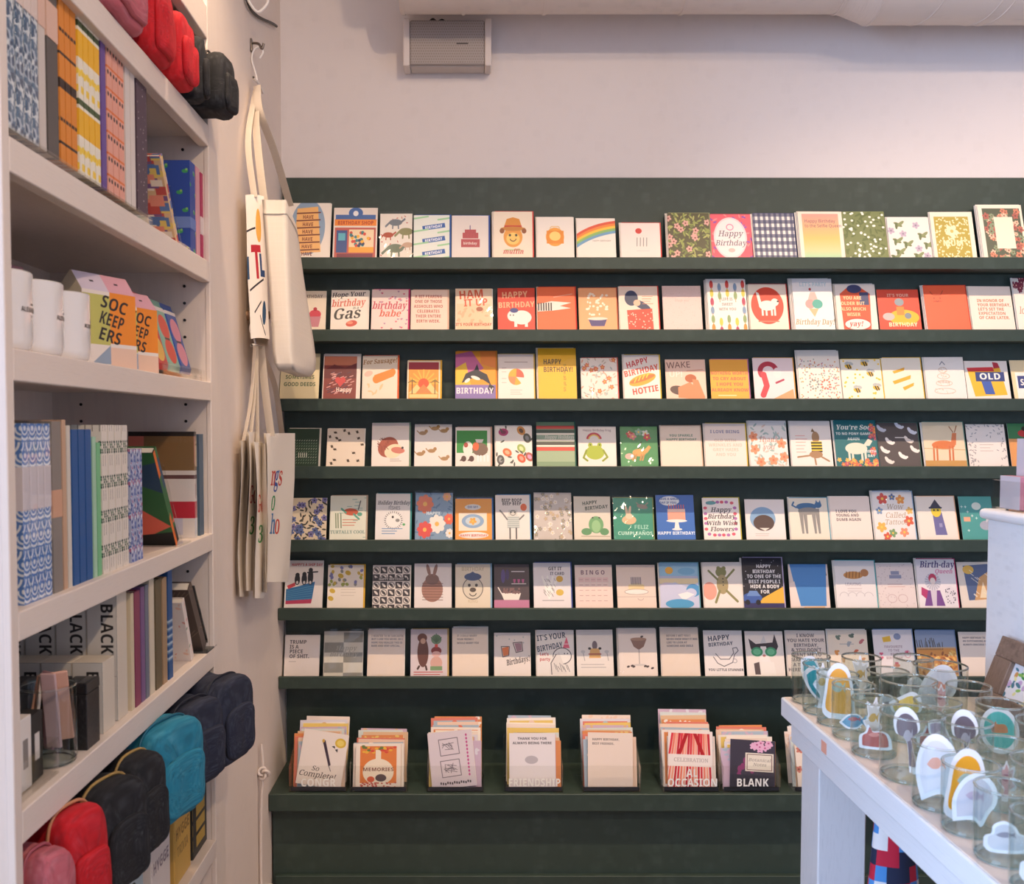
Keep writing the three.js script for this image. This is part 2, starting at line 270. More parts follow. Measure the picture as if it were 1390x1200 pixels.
/* ---------- cards on the ledges: left, right, top (measured), envelope, sleeve, copies behind, label, art ---------- */
const K = '#2b2626', W0 = '#f1e7dc', CR = '#efe0cb';
const DECK = [[
 [388, 448, 276, 0, 0, 1, 'white card with a tall layered cake on a blue splash', () => { BG(W0); E(48, 50, 40, 56, '#8ea6c0'); P([22, 12, 70, 8, 80, 100, 18, 104], '#f0b872'); for (let i = 0; i < 6; i++) { L([22, 22 + i * 15, 76, 20 + i * 15], '#6e2f24', 2.5); T('HAVE', 48, 33 + i * 15, 10, '#7a3326'); } }],
 [450, 512, 282, 0, 0, 0, 'card showing an orange and blue birthday shop front', () => { BG('#e9ddd2'); E(50, 12, 16, 12, '#3d67a8'); R(5, 16, 90, 11, '#3d67a8'); E(50, 13, 6, 6, '#eee'); R(3, 26, 94, 14, '#f08a2c'); T('BIRTHDAY SHOP', 50, 37, 10.5, '#b23a1d'); R(4, 40, 92, 4, '#e9ddd2'); R(4, 44, 92, 80, '#c1574f'); R(8, 50, 24, 48, '#32508e'); R(12, 56, 16, 16, '#58b0c4'); R(36, 48, 56, 40, '#f2d9b4'); many(26, (x, y, i) => E(x, y, 3.4, 3.4, ['#d84a3a', '#2f7d86', '#f2b233', '#2b3a66'][i % 4]), 40, 90, 52, 84); R(36, 86, 56, 12, '#f2a93b'); R(10, 100, 80, 20, '#7f2f45'); }],
 [514, 560, 290, 0, 1, 0, 'white card covered in grey and red dinosaurs', () => { BG('#f0e8dc'); many(14, (x, y) => leaf(x, y, 3, '#c0564a')); for (const [x, y, c, s] of [[48, 22, '#6f7a86', 1], [80, 44, '#8a8a5c', 1.1], [26, 52, '#b1492f', 0.8], [48, 84, '#6f7e68', 1.3], [86, 76, '#c9a58a', 0.8]]) { E(x, y, 20 * s, 8 * s, c); L([x - 18 * s, y, x - 30 * s, y + 9 * s], c, 5 * s); L([x + 16 * s, y, x + 28 * s, y - 8 * s], c, 5 * s); L([x - 8 * s, y + 4, x - 9 * s, y + 14 * s], c, 4 * s); L([x + 8 * s, y + 4, x + 9 * s, y + 14 * s], c, 4 * s); } }],
 [560, 611, 292, '#2d5fae', 0, 0, 'white card of slanted blue BIRTHDAY ribbons and green streaks', () => { BG('#e9eee6'); for (let r = 0; r < 8; r++) { const o = r % 2 * 44 - 20; for (let k = 0; k < 3; k++) { const x = o + k * 88, y = 12 + r * 16; if (r % 2) P([x, y, x + 62, y - 8, x + 64, y + 3, x + 2, y + 11], '#2c5fae'), T('BIRTHDAY', x + 32, y + 5.5, 10, '#fff', 'bold', -0.13); else L([x, y, x + 60, y - 8], '#9fd3a4', 4); } } }],
 [612, 664, 293, '#3454a0', 0, 1, 'white card with a small brick-red cake made of words', () => { BG('#e6dcd6'); for (const [x, y, w, h] of [[26, 60, 50, 20], [30, 44, 42, 14], [36, 36, 30, 8]]) { R(x, y, w, h, '#a8303f'); for (let i = 0; i < w; i += 4) L([x + i, y + 1, x + i, y + h - 1], '#d88', 0.8); } L([50, 26, 50, 36], '#55407a', 2); T('birthday', 50, 74, 9, '#e6dcd6'); }],
 [669, 724, 288, '#d2453c', 0, 2, 'cream card with a smiling muffin in a brown ranger hat', () => { BG(CR); E(50, 60, 24, 24, '#e49a3c'); E(50, 64, 17, 14, '#f3c96a'); P([26, 40, 74, 40, 66, 18, 50, 14, 34, 18], '#d98b2f'); R(28, 33, 44, 5, '#c23b25'); E(50, 41, 32, 5, '#c47e2c'); eyes(50, 56, 8, 3); A(50, 62, 8, 0.3, 2.8, '#5a2c15', 2); E(22, 46, 6, 6, '#8c4b20'); E(78, 46, 6, 6, '#8c4b20'); L([30, 90, 70, 90], '#6b4', 1); S('muffin', 50, 99, 15, '#c0403a', 'bold italic'); }],
 [728, 781, 295, 0, 0, 1, 'plain white card with a glowing orange honey jar', () => { BG(W0); E(49, 52, 24, 24, '#f0a23a'); R(27, 36, 45, 33, '#e98d28'); E(49, 50, 15, 12, '#fbd67a'); L([36, 30, 40, 25, 58, 25, 62, 30], '#e9c48a', 2.5); }],
 [783, 838, 297, 0, 0, 1, 'white card crossed by a painted rainbow stripe', () => { BG(W0); const c = ['#e2583e', '#f08a3c', '#f4c542', '#8dbb6b', '#6d9fc4']; c.forEach((k, i) => { g.beginPath(); g.moveTo(-2, 48 + i * 7); g.quadraticCurveTo(40, 16 + i * 7, 104, 10 + i * 6.4); g.strokeStyle = k; g.lineWidth = 7; g.stroke(); }); T('HAPPY BIRTHDAY', 64, 62, 6, '#9a8f86', ''); }],
 [843, 899, 303, '#d2453c', 0, 1, 'white card with one red balloon over thin grey strings', () => { BG('#eee2da'); E(46, 24, 8, 8, '#cf2f2a'); for (const x of [42, 50, 58, 66]) { L([x, 44, x - 1, 68], '#8f8a86', 2); } L([40, 82, 72, 82], '#bbb', 1); }],
 [907, 966, 290, '#8a8f66', 0, 2, 'card with dense olive foliage and pale pink blossoms', () => { BG('#4d4a2e'); many(150, (x, y, i) => leaf(x, y, rr(4, 7), ['#8f9a4c', '#a9ad62', '#6c7a3a'][i % 3])); many(15, (x, y) => flower(x, y, 7, '#d9a49a', '#7a3b34')); }],
 [966, 1024, 291, '#c84a5a', 0, 0, 'hot pink card with a white oval reading Happy Birthday', () => { BG('#e4566a'); many(60, (x, y, i) => leaf(x, y, 5, i % 2 ? '#8a4bb0' : '#f08a8a')); E(48, 58, 40, 50, '#f6d3d3'); E(48, 58, 36, 46, '#f7e6e2'); O(48, 32, 8, 7, '#e79', 2); S('Happy', 48, 54, 19, '#41304a'); S('Birthday', 48, 76, 18, '#41304a'); E(50, 88, 8, 5, '#f2b7b0'); }],
 [1024, 1082, 290, '#3c3f66', 0, 1, 'navy and white gingham checked card', () => { BG('#e8e2da'); for (let i = 0; i < 8; i++) { R(i * 13, 0, 6.5, 130, 'rgba(35,42,80,.6)'); R(0, i * 17, 100, 8.5, 'rgba(35,42,80,.6)'); } }],
 [1086, 1148, 288, 0, 0, 2, 'peach card fading from pink to yellow to green with small text', () => { BG(CR); const q = g.createLinearGradient(0, 6, 0, 120); q.addColorStop(0, '#e89a8c'); q.addColorStop(0.5, '#f3bb6a'); q.addColorStop(0.85, '#b6d0a0'); q.addColorStop(1, '#8fc2b2'); g.fillStyle = q; g.fillRect(9, 6, 82, 118); X('Happy Birthday|to the Selfie Queen', 14, 27, 10, '#6b4a55', 11, ''); }],
 [1147, 1206, 288, '#7f8a56', 0, 1, 'olive green card scattered with tiny white snowdrop flowers', () => { BG('#6f7b46'); many(70, (x, y) => leaf(x, y, 7, '#55652f')); many(60, (x, y) => E(x, y, 3.2, 2.6, '#f1eee0')); }],
 [1209, 1268, 295, 0, 0, 1, 'pale card with loose green leaves and lilac flowers', () => { BG('#ece0d6'); for (const [x, y] of [[26, 20], [80, 48], [20, 62], [44, 70], [24, 90], [66, 100], [92, 72], [12, 104]]) { leaf(x, y, 11, '#6d7a4a', 0.5); leaf(x + 6, y - 2, 11, '#7f8a58', -0.7); leaf(x - 4, y + 3, 9, '#5b6a3d', 1.6); } for (const [x, y] of [[68, 22], [36, 44], [70, 82], [88, 100], [8, 36]]) flower(x, y, 8, '#b9a5b8', '#8b7a8a'); }],
 [1268, 1328, 288, 0, 0, 1, 'cream card with a mustard gold lace pattern panel', () => { BG(CR); R(9, 12, 80, 120, '#b09a34'); many(170, (x, y) => E(x, y, 2.4, 1.6, '#efe2b8', x), 11, 87, 14, 120); T('MUM', 48, 80, 19, '#efe2b8'); flower(48, 46, 14, '#efe2b8', '#c9b25a'); }],
 [1332, 1394, 279, 0, 0, 2, 'cream card framed by dark floral border around a blank panel', () => { BG(CR); R(10, 8, 84, 120, '#4a5240'); many(80, (x, y, i) => flower(x, y, rr(4, 7), ['#c97a5e', '#e3b79a', '#7d8f6d', '#a8564c'][i % 4], '#6b3a30'), 14, 92, 12, 116); R(34, 26, 42, 66, '#ece0c6'); }],
], [
 [390, 442, 395, 0, 1, 0, 'white card with a pink cupcake and cherry', () => { BG(CR); T('BIRTHDAY', 60, 20, 12, '#8a7a6a'); E(70, 64, 16, 12, '#d2344f'); P([56, 70, 86, 70, 80, 98, 62, 98], '#c97f8e'); E(70, 50, 5, 5, '#b3122f'); }],
 [447, 500, 394, 0, 0, 1, 'white card lettered hope your birthday is a Gas', () => { BG('#efe4d8'); S('Hope Your', 46, 18, 17, K, 'bold italic', -0.06); S('birthday', 46, 44, 25, '#d5604c', 'bold italic', -0.05); S('is a', 66, 52, 10, K); S('Gas', 42, 78, 40, K, 'bold italic', -0.08); E(56, 90, 15, 8, '#cf4a38', -0.2); E(52, 88, 8, 4, '#e98a6d'); }],
 [502, 554, 393, '#c22a6a', 0, 0, 'pale pink card of hearts reading birthday babe', () => { BG('#efd6cf'); many(48, (x, y, i) => heart(x, y, 3, i % 2 ? '#d9677a' : '#b88aa8')); R(2, 36, 94, 36, '#efd6cf'); S('birthday', 48, 52, 26, '#c4364f', 'bold italic'); S('babe', 50, 72, 24, '#d6563f', 'bold italic'); }],
 [556, 608, 394, '#e6b9a0', 0, 1, 'blush card with a column of small brown capitals', () => { BG('#f0d3c2'); M('A BIT FEARING|ONE OF THOSE|ASSHOLES WHO|CELEBRATES|THEIR ENTIRE|BIRTH WEEK.', 48, 22, 10.5, '#b0574c', 13); }],
 [617, 669, 392, 0, 1, 1, 'pale orange card with a sandwich and bold HAM IT UP', () => { BG('#f2d6b8'); R(4, 40, 90, 80, '#f0c9a2'); many(20, (x, y) => E(x, y, 6, 3, '#eab48c', x), 8, 92, 50, 92); T('HAM', 44, 26, 30, '#d9552f', 'bold', -0.08); T('IT UP', 56, 46, 26, '#d9552f', 'bold', -0.05); E(66, 54, 9, 6, '#a85a38'); T("IT'S YOUR BIRTHDAY", 50, 98, 10, '#b8402a'); }],
 [675, 728, 391, 0, 0, 0, 'red card with a white hippo and HAPPY BIRTHDAY', () => { BG('#d9402c'); T('HAPPY', 46, 26, 22, '#f3b58a', 'bold', -0.05); T('BIRTHDAY', 50, 50, 20, '#f3b58a', 'bold', -0.03); E(64, 76, 26, 18, '#efe6e0'); E(40, 72, 14, 14, '#efe6e0'); E(44, 58, 11, 6, '#2f3f86'); R(44, 84, 8, 16, '#efe6e0'); R(72, 84, 8, 16, '#efe6e0'); eyes(38, 70, 4, 1.6); }],
 [729, 783, 390, '#c92d20', 0, 1, 'bright orange card with a black-striped arm and white claw', () => { BG('#ef6a3a'); L([44, 26, 92, 18], '#f3a58a', 2); P([0, 44, 38, 36, 90, 40, 60, 48, 88, 54, 40, 60, 2, 62], '#f0e4da'); for (let i = 0; i < 6; i++) R(3 + i * 6.5, 40, 3.2, 20, '#2a2426'); }],
 [786, 840, 391, '#b5533a', 0, 0, 'peach card of popcorn flying from a purple bowl', () => { BG('#f3a874'); many(34, (x, y) => E(x, y, rr(2, 4.4), 3, '#f8e3cc'), 22, 76, 14, 72); P([24, 78, 74, 78, 66, 98, 32, 98], '#4a3f7a'); E(49, 79, 26, 4, '#e9d8c6'); }],
 [841, 896, 389, '#c8392f', 0, 1, 'pale card with a dark-haired figure in a red patterned top', () => { BG('#f1d8c6'); E(32, 30, 17, 19, '#2e3a5e'); E(58, 48, 26, 9, '#2e3a5e', 0.5); E(46, 42, 9, 8, '#e9b99c'); P([20, 60, 84, 56, 86, 120, 22, 120], '#d8432f'); many(40, (x, y) => E(x, y, 1.6, 1.6, '#f3c9b6'), 22, 84, 62, 118); lines(4, 60, 26, 30, 6, '#d8876a', 1.5); }],
 [901, 956, 388, 0, 1, 0, 'nearly blank speckled pink card in shiny film', () => { BG('#e6c8c0'); many(120, (x, y) => E(x, y, 0.7, 0.7, '#cfa9a0')); T('thank you', 50, 40, 8, '#cfaea4', ''); }],
 [961, 1016, 380, 0, 0, 3, 'white card of small colourful rocket-shaped ice lollies', () => { BG('#eee4dc'); const c = ['#cf3f3a', '#ef8a3a', '#8aa06a', '#7a93b0', '#b33a5a', '#e8c24a']; for (let r = 0; r < 6; r++) for (let k = 0; k < 5; k++) { if (r > 1 && r < 4 && k > 0 && k < 4) continue; const x = 12 + k * 20, y = 12 + r * 19 + k % 2 * 6; E(x, y, 4.5, 9, c[(r * 5 + k * 3) % 6]); R(x - 1, y + 6, 2, 8, '#c9a27a'); } M('LIFE IS|SWEET|WITH YOU', 50, 48, 9, '#9a8d86'); }],
 [1018, 1072, 386, '#c8392f', 0, 1, 'cream card with a white dog on a red disc', () => { BG('#efdcc8'); E(48, 52, 42, 44, '#d84430'); E(48, 52, 22, 12, '#f0e6d8'); P([26, 50, 20, 18, 28, 22, 34, 48], '#f0e6d8'); E(68, 44, 10, 9, '#f0e6d8'); for (const x of [32, 42, 56, 64]) R(x, 56, 5, 20, '#f0e6d8'); E(76, 42, 3, 2, K); R(22, 88, 54, 3, '#e9785f'); }],
 [1077, 1133, 379, 0, 0, 3, 'white card with an upside-down ice cream cone in party colours', () => { BG('#ebe3de'); T('LET’S PARTY', 52, 18, 12, '#b9ccd0'); P([44, 30, 56, 30, 64, 54, 34, 54], '#d9b0a6'); E(42, 56, 12, 10, '#e39a94'); E(60, 56, 13, 10, '#4fa897'); P([38, 66, 62, 66, 51, 84], '#d9b487'); E(44, 24, 3, 3, '#a33'); S('Birthday Day!', 50, 100, 16, '#a8906a', 'bold italic'); }],
 [1137, 1194, 386, 0, 1, 1, 'white card of an orange jacket patch with lettering', () => { BG('#f0e0d2'); P([12, 24, 30, 10, 66, 10, 86, 24, 82, 116, 16, 116], '#e2562e'); E(48, 12, 18, 10, '#39406a'); R(60, 20, 22, 30, '#39406a'); M('YOU ARE|OLDER BUT|ALSO MUCH|WISER', 42, 38, 11, '#f6d6a0', 13); E(50, 96, 32, 14, '#f1e4da'); O(50, 96, 32, 14, '#c23b25', 2.5); S('yay!', 46, 100, 16, '#c23b25', 'bold italic'); }],
 [1196, 1255, 393, 0, 0, 0, 'red card with a yellow oval and a character in a cart', () => { BG('#dc4a34'); M("IT'S YOUR", 50, 20, 11, '#f2b9a0'); E(60, 74, 36, 20, '#f3b52e'); E(52, 34, 11, 10, '#8f9aa0'); R(44, 46, 18, 22, '#e98a3a'); E(24, 72, 14, 10, '#c2b6b0'); E(70, 70, 8, 8, '#7f8a92'); M('BIRTHDAY', 56, 98, 14, '#f6e2b8'); }],
 [1258, 1318, 388, '#b8281e', 0, 2, 'plain orange-red card with a faint cat face outline', () => { BG('#ec5f3a'); L([16, 16, 22, 24, 40, 24, 46, 14], '#b8432a', 2); L([22, 40, 40, 40], '#b8432a', 2); eyes(31, 32, 7, 1.6, '#9a3522'); L([28, 38, 31, 41, 34, 38], '#9a3522', 1.5); }],
 [1320, 1380, 389, 0, 0, 1, 'white card with five lines of small red-brown capitals', () => { BG('#f0dccb'); X('IN HONOR OF|YOUR BIRTHDAY,|LET’S SET THE|EXPECTATION|OF CAKE LATER.', 18, 40, 9.5, '#b86a4a', 10.5); }],
 [1381, 1425, 378, '#7a2a4a', 0, 1, 'cream card with a dark red floral top', () => { BG('#efe0d0'); many(30, (x, y) => flower(x, y, 7, '#7d2a3e', '#e6b9a0'), 2, 98, 0, 26); S('love', 30, 76, 20, '#b86a4a'); }],
], [
 [378, 433, 480, 0, 0, 0, 'cream-yellow card with small dark lettering SOMETIMES', () => { BG('#e8d8ae'); M('HAPPY|BIRTHDAY', 50, 30, 11, '#b5a37a'); M('SOMETIMES|GOOD DEEDS', 50, 62, 13, '#5b6a48', 17); }],
 [436, 488, 481, 0, 0, 1, 'dark red landscape card with a pink heart lake', () => { BG('#efe2d8'); R(3, 6, 88, 116, '#8a3a35'); R(3, 6, 88, 22, '#c97a5e'); P([3, 40, 30, 26, 60, 34, 91, 22, 91, 60, 3, 60], '#6e2a2e'); many(60, (x, y) => L([x, y, x + 9, y - 3], rnd() < 0.5 ? '#e3a9a4' : '#59344a', 2), 8, 80, 46, 98); heart(48, 64, 15, '#d6494a'); T('Happy', 58, 92, 14, '#f0ded2'); }],
 [490, 540, 483, '#e2602a', 0, 1, 'pale card with a long orange sausage dog', () => { BG('#f0e0cc'); S('For Sausage!', 50, 20, 16, '#a8743f', 'bold italic', -0.06); P([34, 50, 84, 34, 90, 52, 42, 70], '#ef8a2e'); E(40, 60, 10, 10, '#ef8a2e'); E(86, 42, 8, 9, '#ef8a2e'); E(18, 46, 12, 7, '#e8c0ae', -0.3); many(10, (x, y) => leaf(x, y, 6, '#e6c99a'), 8, 92, 72, 98); }],
 [551, 598, 490, '#e8b02e', 0, 2, 'orange desert sunset card with palm silhouettes', () => { BG('#f2e0c4'); R(5, 5, 90, 112, '#f09a3a'); R(5, 5, 90, 20, '#a8303f'); for (let i = 0; i < 9; i++) { const a = Math.PI + i * Math.PI / 8; L([50, 64, 50 + Math.cos(a) * 42, 64 + Math.sin(a) * 38], '#f4b84a', 4); } E(50, 64, 16, 14, '#e2562e'); P([5, 92, 30, 66, 50, 88, 70, 62, 95, 92], '#f0cf8a'); P([26, 92, 50, 66, 76, 92], '#d6884a'); for (const x of [16, 84]) { L([x, 94, x, 56], '#5a3a26', 2.5); for (let k = -2; k < 3; k++) L([x, 56, x + k * 6, 52 + Math.abs(k) * 5], '#5f6a38', 2); } R(8, 94, 84, 10, '#f2d08a'); }],
 [617, 674, 477, '#d8862a', 0, 0, 'bright orange and purple card with a leaping orca and BIRTHDAY', () => { BG('#f2a02e'); P([0, 8, 40, 0, 70, 40, 20, 70, 0, 60], '#c9669a'); P([60, 0, 100, 0, 100, 40, 64, 30], '#f08a3a'); P([0, 40, 26, 26, 40, 84, 0, 84], '#f3c13a'); R(0, 78, 100, 50, '#8a76b4'); P([16, 74, 26, 52, 52, 42, 78, 54, 88, 78, 68, 66, 44, 62], '#2d2f3a'); P([46, 46, 54, 30, 60, 48], '#2d2f3a'); P([84, 76, 96, 82, 92, 98, 80, 88], '#2d2f3a'); E(30, 68, 8, 4, '#f0e8e0', -0.6); E(50, 62, 12, 4, '#f0e8e0', 0.3); T('BIRTHDAY', 48, 98, 19, '#efe4ea'); }],
 [676, 726, 481, '#e0b95a', 0, 1, 'white card with a red and yellow pie chart', () => { BG('#ede0d8'); lines(1, 18, 20, 70, 1, '#b9a49a', 2); E(50, 56, 22, 20, '#f0a93a'); g.beginPath(); g.moveTo(50, 56); g.ellipse(50, 56, 22, 20, 0, -1.5, 0.2); g.fillStyle = '#d9604a'; g.fill(); g.beginPath(); g.moveTo(50, 56); g.ellipse(50, 56, 22, 20, 0, 1.8, 3.2); g.fillStyle = '#e38a5a'; g.fill(); P([50, 56, 74, 58, 66, 74], '#ede0d8'); for (const y of [34, 44, 60, 70]) { L([10, y, 22, y], '#c6b4ac', 1.4); } lines(3, 34, 88, 34, 5, '#c6b4ac', 1.4); }],
 [730, 784, 473, 0, 1, 2, 'solid yellow card lettered HAPPY BIRTHDAY in black', () => { BG('#f0b81e'); X('HAPPY|BIRTHDAY!', 14, 36, 15, '#4d3a18', 17); T('from all of us', 66, 66, 10, '#7a6128', '', Math.PI / 2); }],
 [789, 841, 486, '#c8564a', 1, 0, 'pale card of sprigs and small orange flowers in film', () => { BG('#ece0d6'); many(70, (x, y, i) => leaf(x, y, 5, ['#c9b8a6', '#b0b6b0', '#e2a184'][i % 3])); many(12, (x, y) => flower(x, y, 6, '#e2764a')); }],
 [847, 898, 482, '#e8c23a', 0, 1, 'white card with a hot dog reading HAPPY BIRTHDAY HOTTIE', () => { BG('#efe3dc'); T('HAPPY', 40, 26, 20, '#c8303a', 'bold', -0.25); T('BIRTHDAY', 50, 46, 20, '#d8432f', 'bold', -0.2); E(52, 62, 38, 13, '#f0a93a', -0.28); E(52, 60, 36, 6, '#e2763a', -0.28); for (let i = 0; i < 4; i++) L([30 + i * 11, 68 - i * 4, 36 + i * 11, 58 - i * 4], '#f6d24a', 3); T('HOTTIE', 60, 94, 21, '#d8432f', 'bold', -0.15); }],
 [905, 962, 488, 0, 0, 0, 'peach card lettered WAKE UP with a reclining brown dog', () => { BG('#f0c9b4'); T('WAKE', 34, 24, 23, '#7a4a44', '', -0.05); T('UP!', 26, 48, 22, '#f3e4da', '', 0); E(30, 84, 20, 12, '#5a4440', 0.2); P([30, 76, 60, 62, 92, 96, 96, 110, 30, 104], '#d88a5e'); E(62, 52, 14, 11, '#b5603a'); P([66, 54, 80, 56, 96, 104, 70, 104], '#d88a5e'); L([54, 32, 92, 28], '#e2a48a', 3); }],
 [966, 1020, 488, '#b06a9a', 0, 0, 'yellow card with six lines of lilac capitals', () => { BG('#f0a93a'); M('NOTHING WORTH|TO CRY ABOUT|I HOPE YOU|ALREADY KNOW', 50, 42, 12.5, '#c9604a', 15); lines(1, 20, 98, 64, 1, '#f4d9a0', 3); }],
 [1025, 1082, 486, '#e0a24a', 0, 0, 'pink card with a crimson flamingo curve and tan hill', () => { BG('#efd8d6'); g.lineCap = 'round'; A(38, 36, 20, 2.6, 6.2, '#b3243f', 12); L([26, 44, 32, 74, 22, 98], '#c93a48', 14); L([56, 66, 74, 58], '#a8304f', 5); P([30, 116, 96, 82, 100, 128, 30, 128], '#dca070'); E(60, 40, 10, 14, '#f0dcd8'); }],
 [1085, 1144, 476, 0, 0, 1, 'pale card densely dotted with tiny confetti and flower rings', () => { BG('#eee2d4'); many(200, (x, y, i) => E(x, y, 1.5, 1.5, ['#e0a25a', '#d0705a', '#8f9a8a', '#b08a9a'][i % 4]), 3, 97, 20, 120); for (const [x, c] of [[36, '#8a8f8a'], [64, '#cf6a54']]) for (let k = 0; k < 10; k++) E(x + Math.cos(k * 0.63) * 10, 78 + Math.sin(k * 0.63) * 10, 2.2, 2.2, c); }],
 [1145, 1202, 488, '#e8c02e', 0, 1, 'white card of bumblebees and tiny yellow flowers', () => { BG('#eee4d2'); many(26, (x, y) => E(x, y, 2.4, 2.4, '#f0c33a')); for (const [x, y] of [[20, 20], [72, 40], [36, 84], [84, 78], [60, 12]]) { E(x, y, 9, 6, '#e6b52e', 0.4); L([x - 3, y - 5, x + 1, y + 6], K, 3); L([x + 3, y - 4, x + 6, y + 5], K, 3); E(x - 3, y - 9, 6, 4, '#b8b8b4', -0.5); E(x + 7, y - 8, 6, 4, '#b8b8b4', 0.5); } }],
 [1202, 1257, 486, '#e8b83a', 0, 1, 'white card with three slanted golden brush strokes', () => { BG('#f0e2ce'); P([26, 36, 58, 26, 56, 34, 30, 42], '#e8a72e'); P([24, 62, 72, 46, 70, 56, 28, 70], '#e8a72e'); P([48, 78, 78, 66, 76, 74, 52, 86], '#e8a72e'); }],
 [1260, 1316, 485, 0, 1, 1, 'pale card with a faint sketched tiered cake', () => { BG('#eee4da'); for (const [y, w] of [[88, 52], [68, 40], [50, 30], [34, 20]]) { O(46, y, w / 2, 7, '#c2a48a', 1.3); many(10, (x, q) => E(46 + (x - 50) * w / 110, y + (q - 60) * 0.1, 1, 1, '#d0b08a')); } L([40, 20, 46, 12, 52, 20], '#6a6a74', 2); T('birthday', 46, 68, 8, '#a8927a', ''); }],
 [1316, 1377, 490, 0, 0, 0, 'card with a big blue and yellow block reading OLD', () => { BG('#efe2d6'); P([6, 20, 82, 20, 92, 96, 18, 100], '#f2b52e'); P([6, 20, 66, 18, 68, 30, 8, 30], '#d8343a'); P([66, 4, 78, 6, 82, 20, 68, 22], '#b8283a'); R(24, 32, 66, 26, '#2f3f7a'); P([36, 58, 58, 58, 64, 94, 42, 94], '#3c5aa8'); T('OLD', 57, 53, 25, '#f4ece0'); }],
 [1379, 1425, 489, 0, 0, 0, 'cream card with a navy badge at its corner', () => { BG('#f0d6a6'); R(12, 34, 80, 80, '#f3e8dc'); R(18, 44, 60, 34, '#34407a'); T('SO', 40, 70, 24, '#f3e8dc'); }],
], [
 [386, 432, 582, '#d8d0c4', 0, 0, 'dark green card with rows of fine pale marks', () => { BG('#1f3a28'); for (let r = 0; r < 9; r++) for (let k = 0; k < 12; k++) L([8 + k * 7.4, 36 + r * 8, 11 + k * 7.4, 33 + r * 8], r % 3 ? '#8fa58c' : '#c7cbb8', 1.3); for (let k = 0; k < 5; k++) L([38 + k * 6, 70, 38 + k * 6, 82], '#e3ded0', 2); }],
 [441, 494, 582, 0, 0, 1, 'cream card dotted with dark brown beetles', () => { BG('#ead9c6'); for (const [x, y] of [[22, 12], [46, 6], [58, 14], [80, 10], [84, 28], [26, 28], [34, 34], [14, 52], [22, 60], [72, 70], [22, 90], [58, 92], [84, 92], [14, 100], [94, 46], [8, 24]]) { E(x, y, 4.4, 3, '#4a3a2a', x); L([x - 5, y - 3, x + 5, y + 3], '#4a3a2a', 0.8); } }],
 [503, 556, 574, '#6f8a72', 0, 1, 'pale card with a brown hedgehog on its back', () => { BG('#efe2da'); E(44, 62, 28, 24, '#a8543f', -0.6); E(58, 72, 24, 17, '#f0dcb8', -0.3); E(70, 70, 18, 8, '#cf7a6a', 0.1); E(82, 64, 3, 3, K); many(24, (x, y) => L([x, y, x - 4, y - 4], '#7a3528', 1.2), 18, 50, 42, 76); lines(2, 50, 92, 34, 5, '#a8a09a', 1.5); }],
 [561, 614, 576, 0, 1, 0, 'white card of small tan cats with a glossy sleeve', () => { BG('#eae0d8'); for (const [x, y] of [[22, 24], [78, 18], [54, 12], [16, 78], [46, 70], [80, 90]]) { E(x, y, 10, 5, '#a8804a'); E(x + 9, y - 5, 4.6, 4.6, '#a8804a'); L([x - 9, y, x - 15, y - 6], '#a8804a', 2.4); } }],
 [617, 667, 580, '#c9a08a', 0, 0, 'green card with brown and white dogs and birds', () => { BG('#ece2da'); R(4, 10, 86, 62, '#2d8f3a'); E(36, 60, 14, 20, '#efe6dc'); E(70, 62, 22, 18, '#7a6252'); E(58, 54, 9, 12, '#d8663a'); P([56, 34, 80, 34, 76, 44, 60, 44], '#efe6dc'); E(30, 50, 6, 7, '#a8483a'); for (const x of [24, 46]) { E(x, 88, 7, 8, '#5a3f38'); P([x - 7, 88, x - 12, 94, x - 4, 94], '#5a3f38'); } for (const x of [62, 70, 80, 90]) R(x, 78, 4, 18, '#eee'); }],
 [672, 724, 578, 0, 0, 1, 'white card of sliced fruit and seed pods', () => { BG('#efe6de'); for (const [x, y, c, i] of [[22, 18, '#b02a6a', '#7a1a4a'], [70, 14, '#c9843a', '#5a3a26'], [86, 34, '#4a4a40', '#888'], [32, 72, '#e26a3a', '#f3b08a'], [70, 62, '#9ab05a', '#d9e0a0'], [70, 88, '#e2552e', '#f0a08a'], [14, 92, '#555', '#999'], [92, 84, '#b05a4a', '#e9b']]) { E(x, y, 13, 10, c, x); E(x, y, 7, 5, i, x); } many(16, (x, y) => leaf(x, y, 6, '#4a4f46')); }],
 [728, 782, 573, '#1f5a4c', 0, 0, 'card of red, green and white horizontal stripes', () => { BG('#7f9a78'); [['#c23a3a', 10, 8], ['#24443c', 20, 8], ['#efe4d6', 28, 5], ['#8aa08a', 34, 9], ['#efe4d6', 44, 5], ['#4a4a44', 50, 8], ['#efe4d6', 58, 4], ['#d8483a', 63, 9], ['#9cb08e', 73, 26]].forEach(([c, y, h]) => R(0, y, 100, h, c)); S('Happy Holidays', 60, 42, 11, '#efe6da'); }],
 [785, 839, 579, 0, 0, 0, 'white card with a squat green frog under a rainbow', () => { BG('#ece2da'); T('Happy Birthday Frog', 50, 14, 8, '#6a4a5a', ''); A(42, 38, 18, 3.3, 6.1, '#c2344a', 5); A(42, 38, 14, 3.3, 6.1, '#e8c04a', 3); E(44, 72, 24, 19, '#a8b83a'); E(32, 52, 6, 7, '#a8b83a'); E(56, 52, 6, 7, '#a8b83a'); L([22, 66, 14, 86, 24, 94], '#8a9a2e', 5); L([66, 66, 76, 84, 64, 94], '#8a9a2e', 5); eyes(44, 51, 12, 1.6); }],
